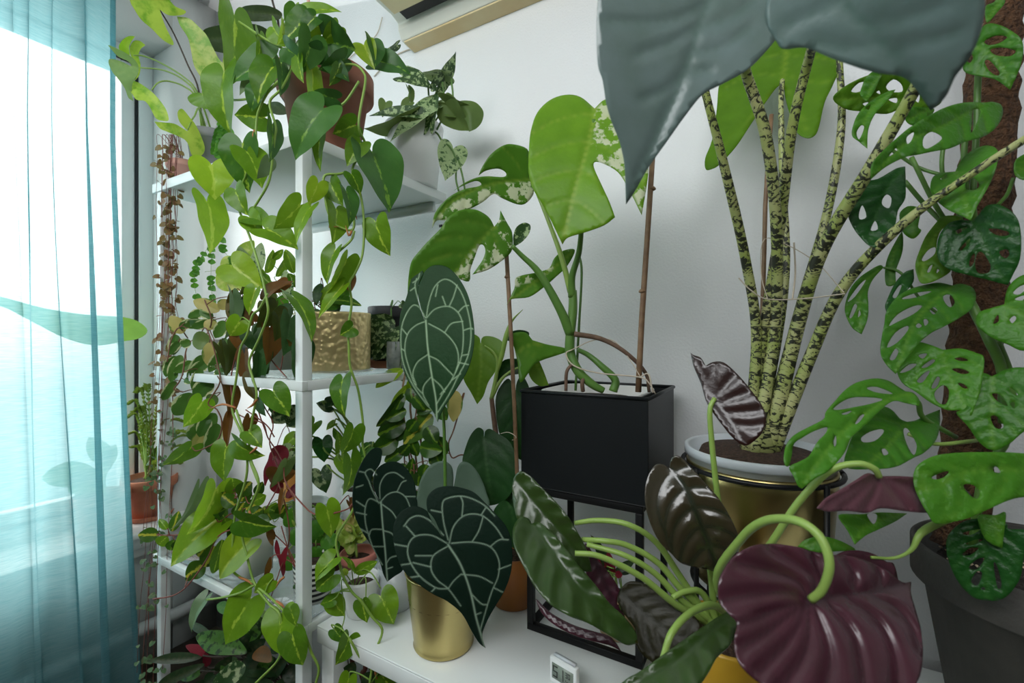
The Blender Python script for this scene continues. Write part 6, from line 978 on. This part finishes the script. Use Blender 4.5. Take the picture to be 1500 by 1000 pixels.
SEG = {'0': 'abcdef', '1': 'bc', '2': 'abged', '3': 'abgcd', '5': 'afgcd', '7': 'abc', '4': 'fgbc'}
def digit(mb, ch, u, z, w_, h, t_):
    g = {'a': (u, u+w_, z+h-t_, z+h), 'd': (u, u+w_, z, z+t_), 'g': (u, u+w_, z+h/2-t_/2, z+h/2+t_/2), 'f': (u, u+t_, z+h/2, z+h), 'b': (u+w_-t_, u+w_, z+h/2, z+h), 'e': (u, u+t_, z, z+h/2), 'c': (u+w_-t_, u+w_, z, z+h/2)}
    for s in SEG[ch]: a = g[s]; ybox(mb, a[0], a[1], a[2], a[3], -.0011, -.0006)
b = MB(); digit(b, '5', -.0215, .013, .0105, .021, .0022); digit(b, '1', -.008, .013, .0105, .021, .0022); digit(b, '3', .0065, .023, .0048, .010, .0012); digit(b, '0', .0125, .023, .0048, .010, .0012); ybox(b, .0068, .0084, .0165, .0181, -.0011, -.0006); ybox(b, .0115, .0131, .0115, .0131, -.0011, -.0006)
for i in range(5): ybox(b, .0075+i*.0009, .0085+i*.0009, .012+i*.001, .013+i*.001, -.0011, -.0006)
obj('digits', b, 'lcd_ink', yk)
# ================================================================ window sill
SZT = SZ+.0085
eq = np.array((-2.40, .945, SZT)); ek = thing('euphorbia', 'terracotta pot on the window sill with many thin frilly green branches', 'potted plant', eq)
saucer(ek, eq, .088, 'terracotta', .022); pot(ek, eq+(0, 0, .0055), .175, .096, .068, 'terracotta', rim=.006, rimh=.045)
b = MB(); fb = MB(); e0 = eq+(0, 0, .17)
for i, (x, y) in enumerate([(187, 592), (185, 612), (186, 636), (192, 655), (200, 575), (205, 600), (215, 570), (225, 620), (222, 645), (240, 600), (250, 650), (262, 635), (272, 618), (285, 655), (280, 635), (265, 680), (235, 660), (238, 690), (210, 628), (290, 640), (195, 603), (270, 600)]):
    e1 = P(x, y, 2.02+RNG.uniform(-.08, .05)); mid = (e0+e1)/2+np.array((0, 0, .06)); mid[2] = max(mid[2], e1[2]-.01); c = catm([e0+(RNG.uniform(-.02, .02), RNG.uniform(-.02, .02), 0), mid, e1], 14); tube(b, c, [.0035, .0022, .001], n=5, k=1)
    for k in range(8, len(c)-1):
        for s in (1, -1): t_ = nz(c[k+1]-c[k]); sd = nz(np.cross(t_, (0, 0, 1.)))*s+np.array((0, 0, .45)); leaf3(fb, THs, c[k], c[k]+nz(sd+t_*.7)*random.uniform(.012, .022), .008, bend=.4, cup=.2)
obj('branches', b, 'stem', ek); obj('frilly_leaves', fb, 'L_fern', ek)
eq2 = np.array((-2.34, .76, SZT)); ek2 = thing('sill_pot', 'terracotta pot on the sill mostly hidden by the curtain edge', 'potted plant', eq2)
saucer(ek2, eq2, .082, 'terracotta', .02); pot(ek2, eq2+(0, 0, .0055), .165, .085, .06, 'terracotta', rim=.006, rimh=.04)
leaves(ek2, [(150, 690, 100, 720, 40), (140, 690, 60, 700, 36), (160, 680, 130, 640, 26), (150, 685, 170, 650, 20)], None, 1.84, T=TL_, mats=['L_adansonii'], origin=eq2+(0, 0, .15), pet=.004)
kq = np.array((-2.42, .18, SZT)); kk = thing('pad_cactus', 'one long flat green cactus pad seen through the curtain, its tip past the hem', 'potted plant', kq)
pot(kk, kq, .16, .085, .06, 'terracotta', rim=.006, rimh=.04)
c0 = P(-70, 428, 1.5)
tleaf(kk, [(-75, 420), (0, 434), (60, 450), (120, 460), (178, 464), (203, 471), (216, 484), (205, 495), (180, 500), (140, 506), (95, 495), (45, 470), (0, 448), (-75, 432)], [(-70, 428), (60, 470), (214, 484)], 1.5, 1.93, 'L_cactus', nv=0, cup=.1, res=.012)
kk.children[-1].modifiers.new('solid', 'SOLIDIFY').thickness = .006; kk.children[-1].name = 'pad'
b = MB(); tube(b, [kq+(0, 0, .15), kq+(.02, .02, .45), c0+(0, -.01, -.12), c0], [.012, .009, .007], n=8); obj('stem', b, 'stem_green', kk)
# ================================================================ floor plants under the shelf and bench
uq = np.array((-1.22, .86, .001)); uk = thing('prayer_plant', 'dark leafy prayer plant in a black pot on the floor under the shelves', 'potted plant', uq)
pot(uk, uq, .26, .12, .09, 'dark_plastic', rim=.005)
def ud(x): return 1.33
for q, mid, m, d in (([(287, 932), (300, 924), (325, 923), (345, 932), (362, 955), (340, 959), (310, 958), (295, 948)], [(288, 934), (325, 945), (360, 956)], 'L_maranta', 1.22), ([(213, 968, 1), (250, 956), (280, 956), (295, 963), (270, 971), (235, 972)], [(293, 964), (215, 968)], 'L_dark', 1.25), ([(232, 1000), (250, 985), (280, 974), (300, 972), (285, 985), (260, 998), (240, 1008)], [(298, 974), (235, 1003)], 'L_dark', 1.22),
   ([(312, 1000), (325, 980), (345, 967), (358, 972), (358, 985), (345, 1000), (330, 1012)], [(357, 972), (315, 1010)], 'L_alum', 1.12), ([(277, 912), (290, 912), (305, 922), (300, 930), (285, 925)], [(277, 912), (304, 926)], 'L_dark', 1.3), ([(370, 905), (382, 900), (385, 925), (375, 940), (366, 925)], [(376, 902), (374, 938)], 'L_maranta', 1.35), ([(372, 955), (385, 945), (395, 950), (398, 968), (385, 970), (370, 965)], [(374, 958), (396, 962)], 'L_micans_brown', 1.2), ([(300, 990), (330, 972), (370, 985), (400, 1000), (360, 1015), (310, 1010)], [(302, 1000), (398, 1004)], 'L_dark', 1.3), ([(318, 885), (330, 880), (338, 890), (332, 900), (320, 896)], [(318, 888), (336, 892)], 'L_adansonii', 1.3)):
    tleaf(uk, q, mid, d, d-.03, m, nv=6)
leaves(uk, [(300, 960, 272, 945, 10, 1), (305, 975, 300, 955, 10, 1), (320, 985, 340, 960, 20, 0), (360, 960, 390, 935, 22, 0), (350, 975, 420, 985, 26, 0), (340, 990, 400, 1010, 26, 0), (395, 990, 425, 960, 20, 0), (330, 965, 345, 990, 22, 2), (390, 930, 400, 900, 20, 2), (400, 940, 420, 950, 24, 0), (380, 985, 400, 960, 20, 2), (310, 1000, 280, 1015, 20, 0), (295, 985, 262, 990, 16, 2), (420, 975, 435, 1000, 22, 0), (355, 940, 385, 920, 16, 2), (400, 1005, 440, 1010, 24, 0), (350, 1005, 300, 1020, 26, 0), (375, 950, 350, 930, 18, 0), (410, 930, 430, 900, 20, 0), (395, 915, 375, 905, 16, 2), (330, 950, 318, 930, 12, 1)], None, 1.30, T=TO, mats=['L_dark', 'L_red', 'L_maranta'], origin=uq+(0, 0, .25), petm='stem_dark', pet=.002)
uq2 = np.array((-.70, .90, .001)); uk2 = thing('floor_plant', 'large dark pot of leafy stems on the floor in the shade under the bench', 'potted plant', uq2)
pot(uk2, uq2, .24, .14, .11, 'black_metal', rim=.005)
b = MB(); 
for pts in ([(512, 1010), (508, 980), (505, 955), (500, 940)], [(520, 1010), (516, 975), (518, 950)], [(540, 1010), (535, 980), (540, 960)]): tube(b, [uq2+(RNG.uniform(-.04, .04), 0, .23)]+[P(x, y, 1.12) for x, y in pts], .006, n=6)
obj('stems', b, 'stem_red', uk2)
leaves(uk2, [(510, 950, 545, 965, 18, 0), (540, 965, 565, 985, 20, 1), (550, 985, 590, 1000, 24, 1), (530, 990, 555, 1005, 22, 0), (500, 965, 480, 985, 18, 0), (565, 980, 600, 1005, 22, 2), (520, 970, 500, 1000, 20, 0), (580, 990, 610, 1010, 20, 0), (545, 955, 530, 940, 14, 0)], None, 1.05, T=TO, mats=['L_dark', 'L_maranta', 'L_alum'], petm='stem_dark')
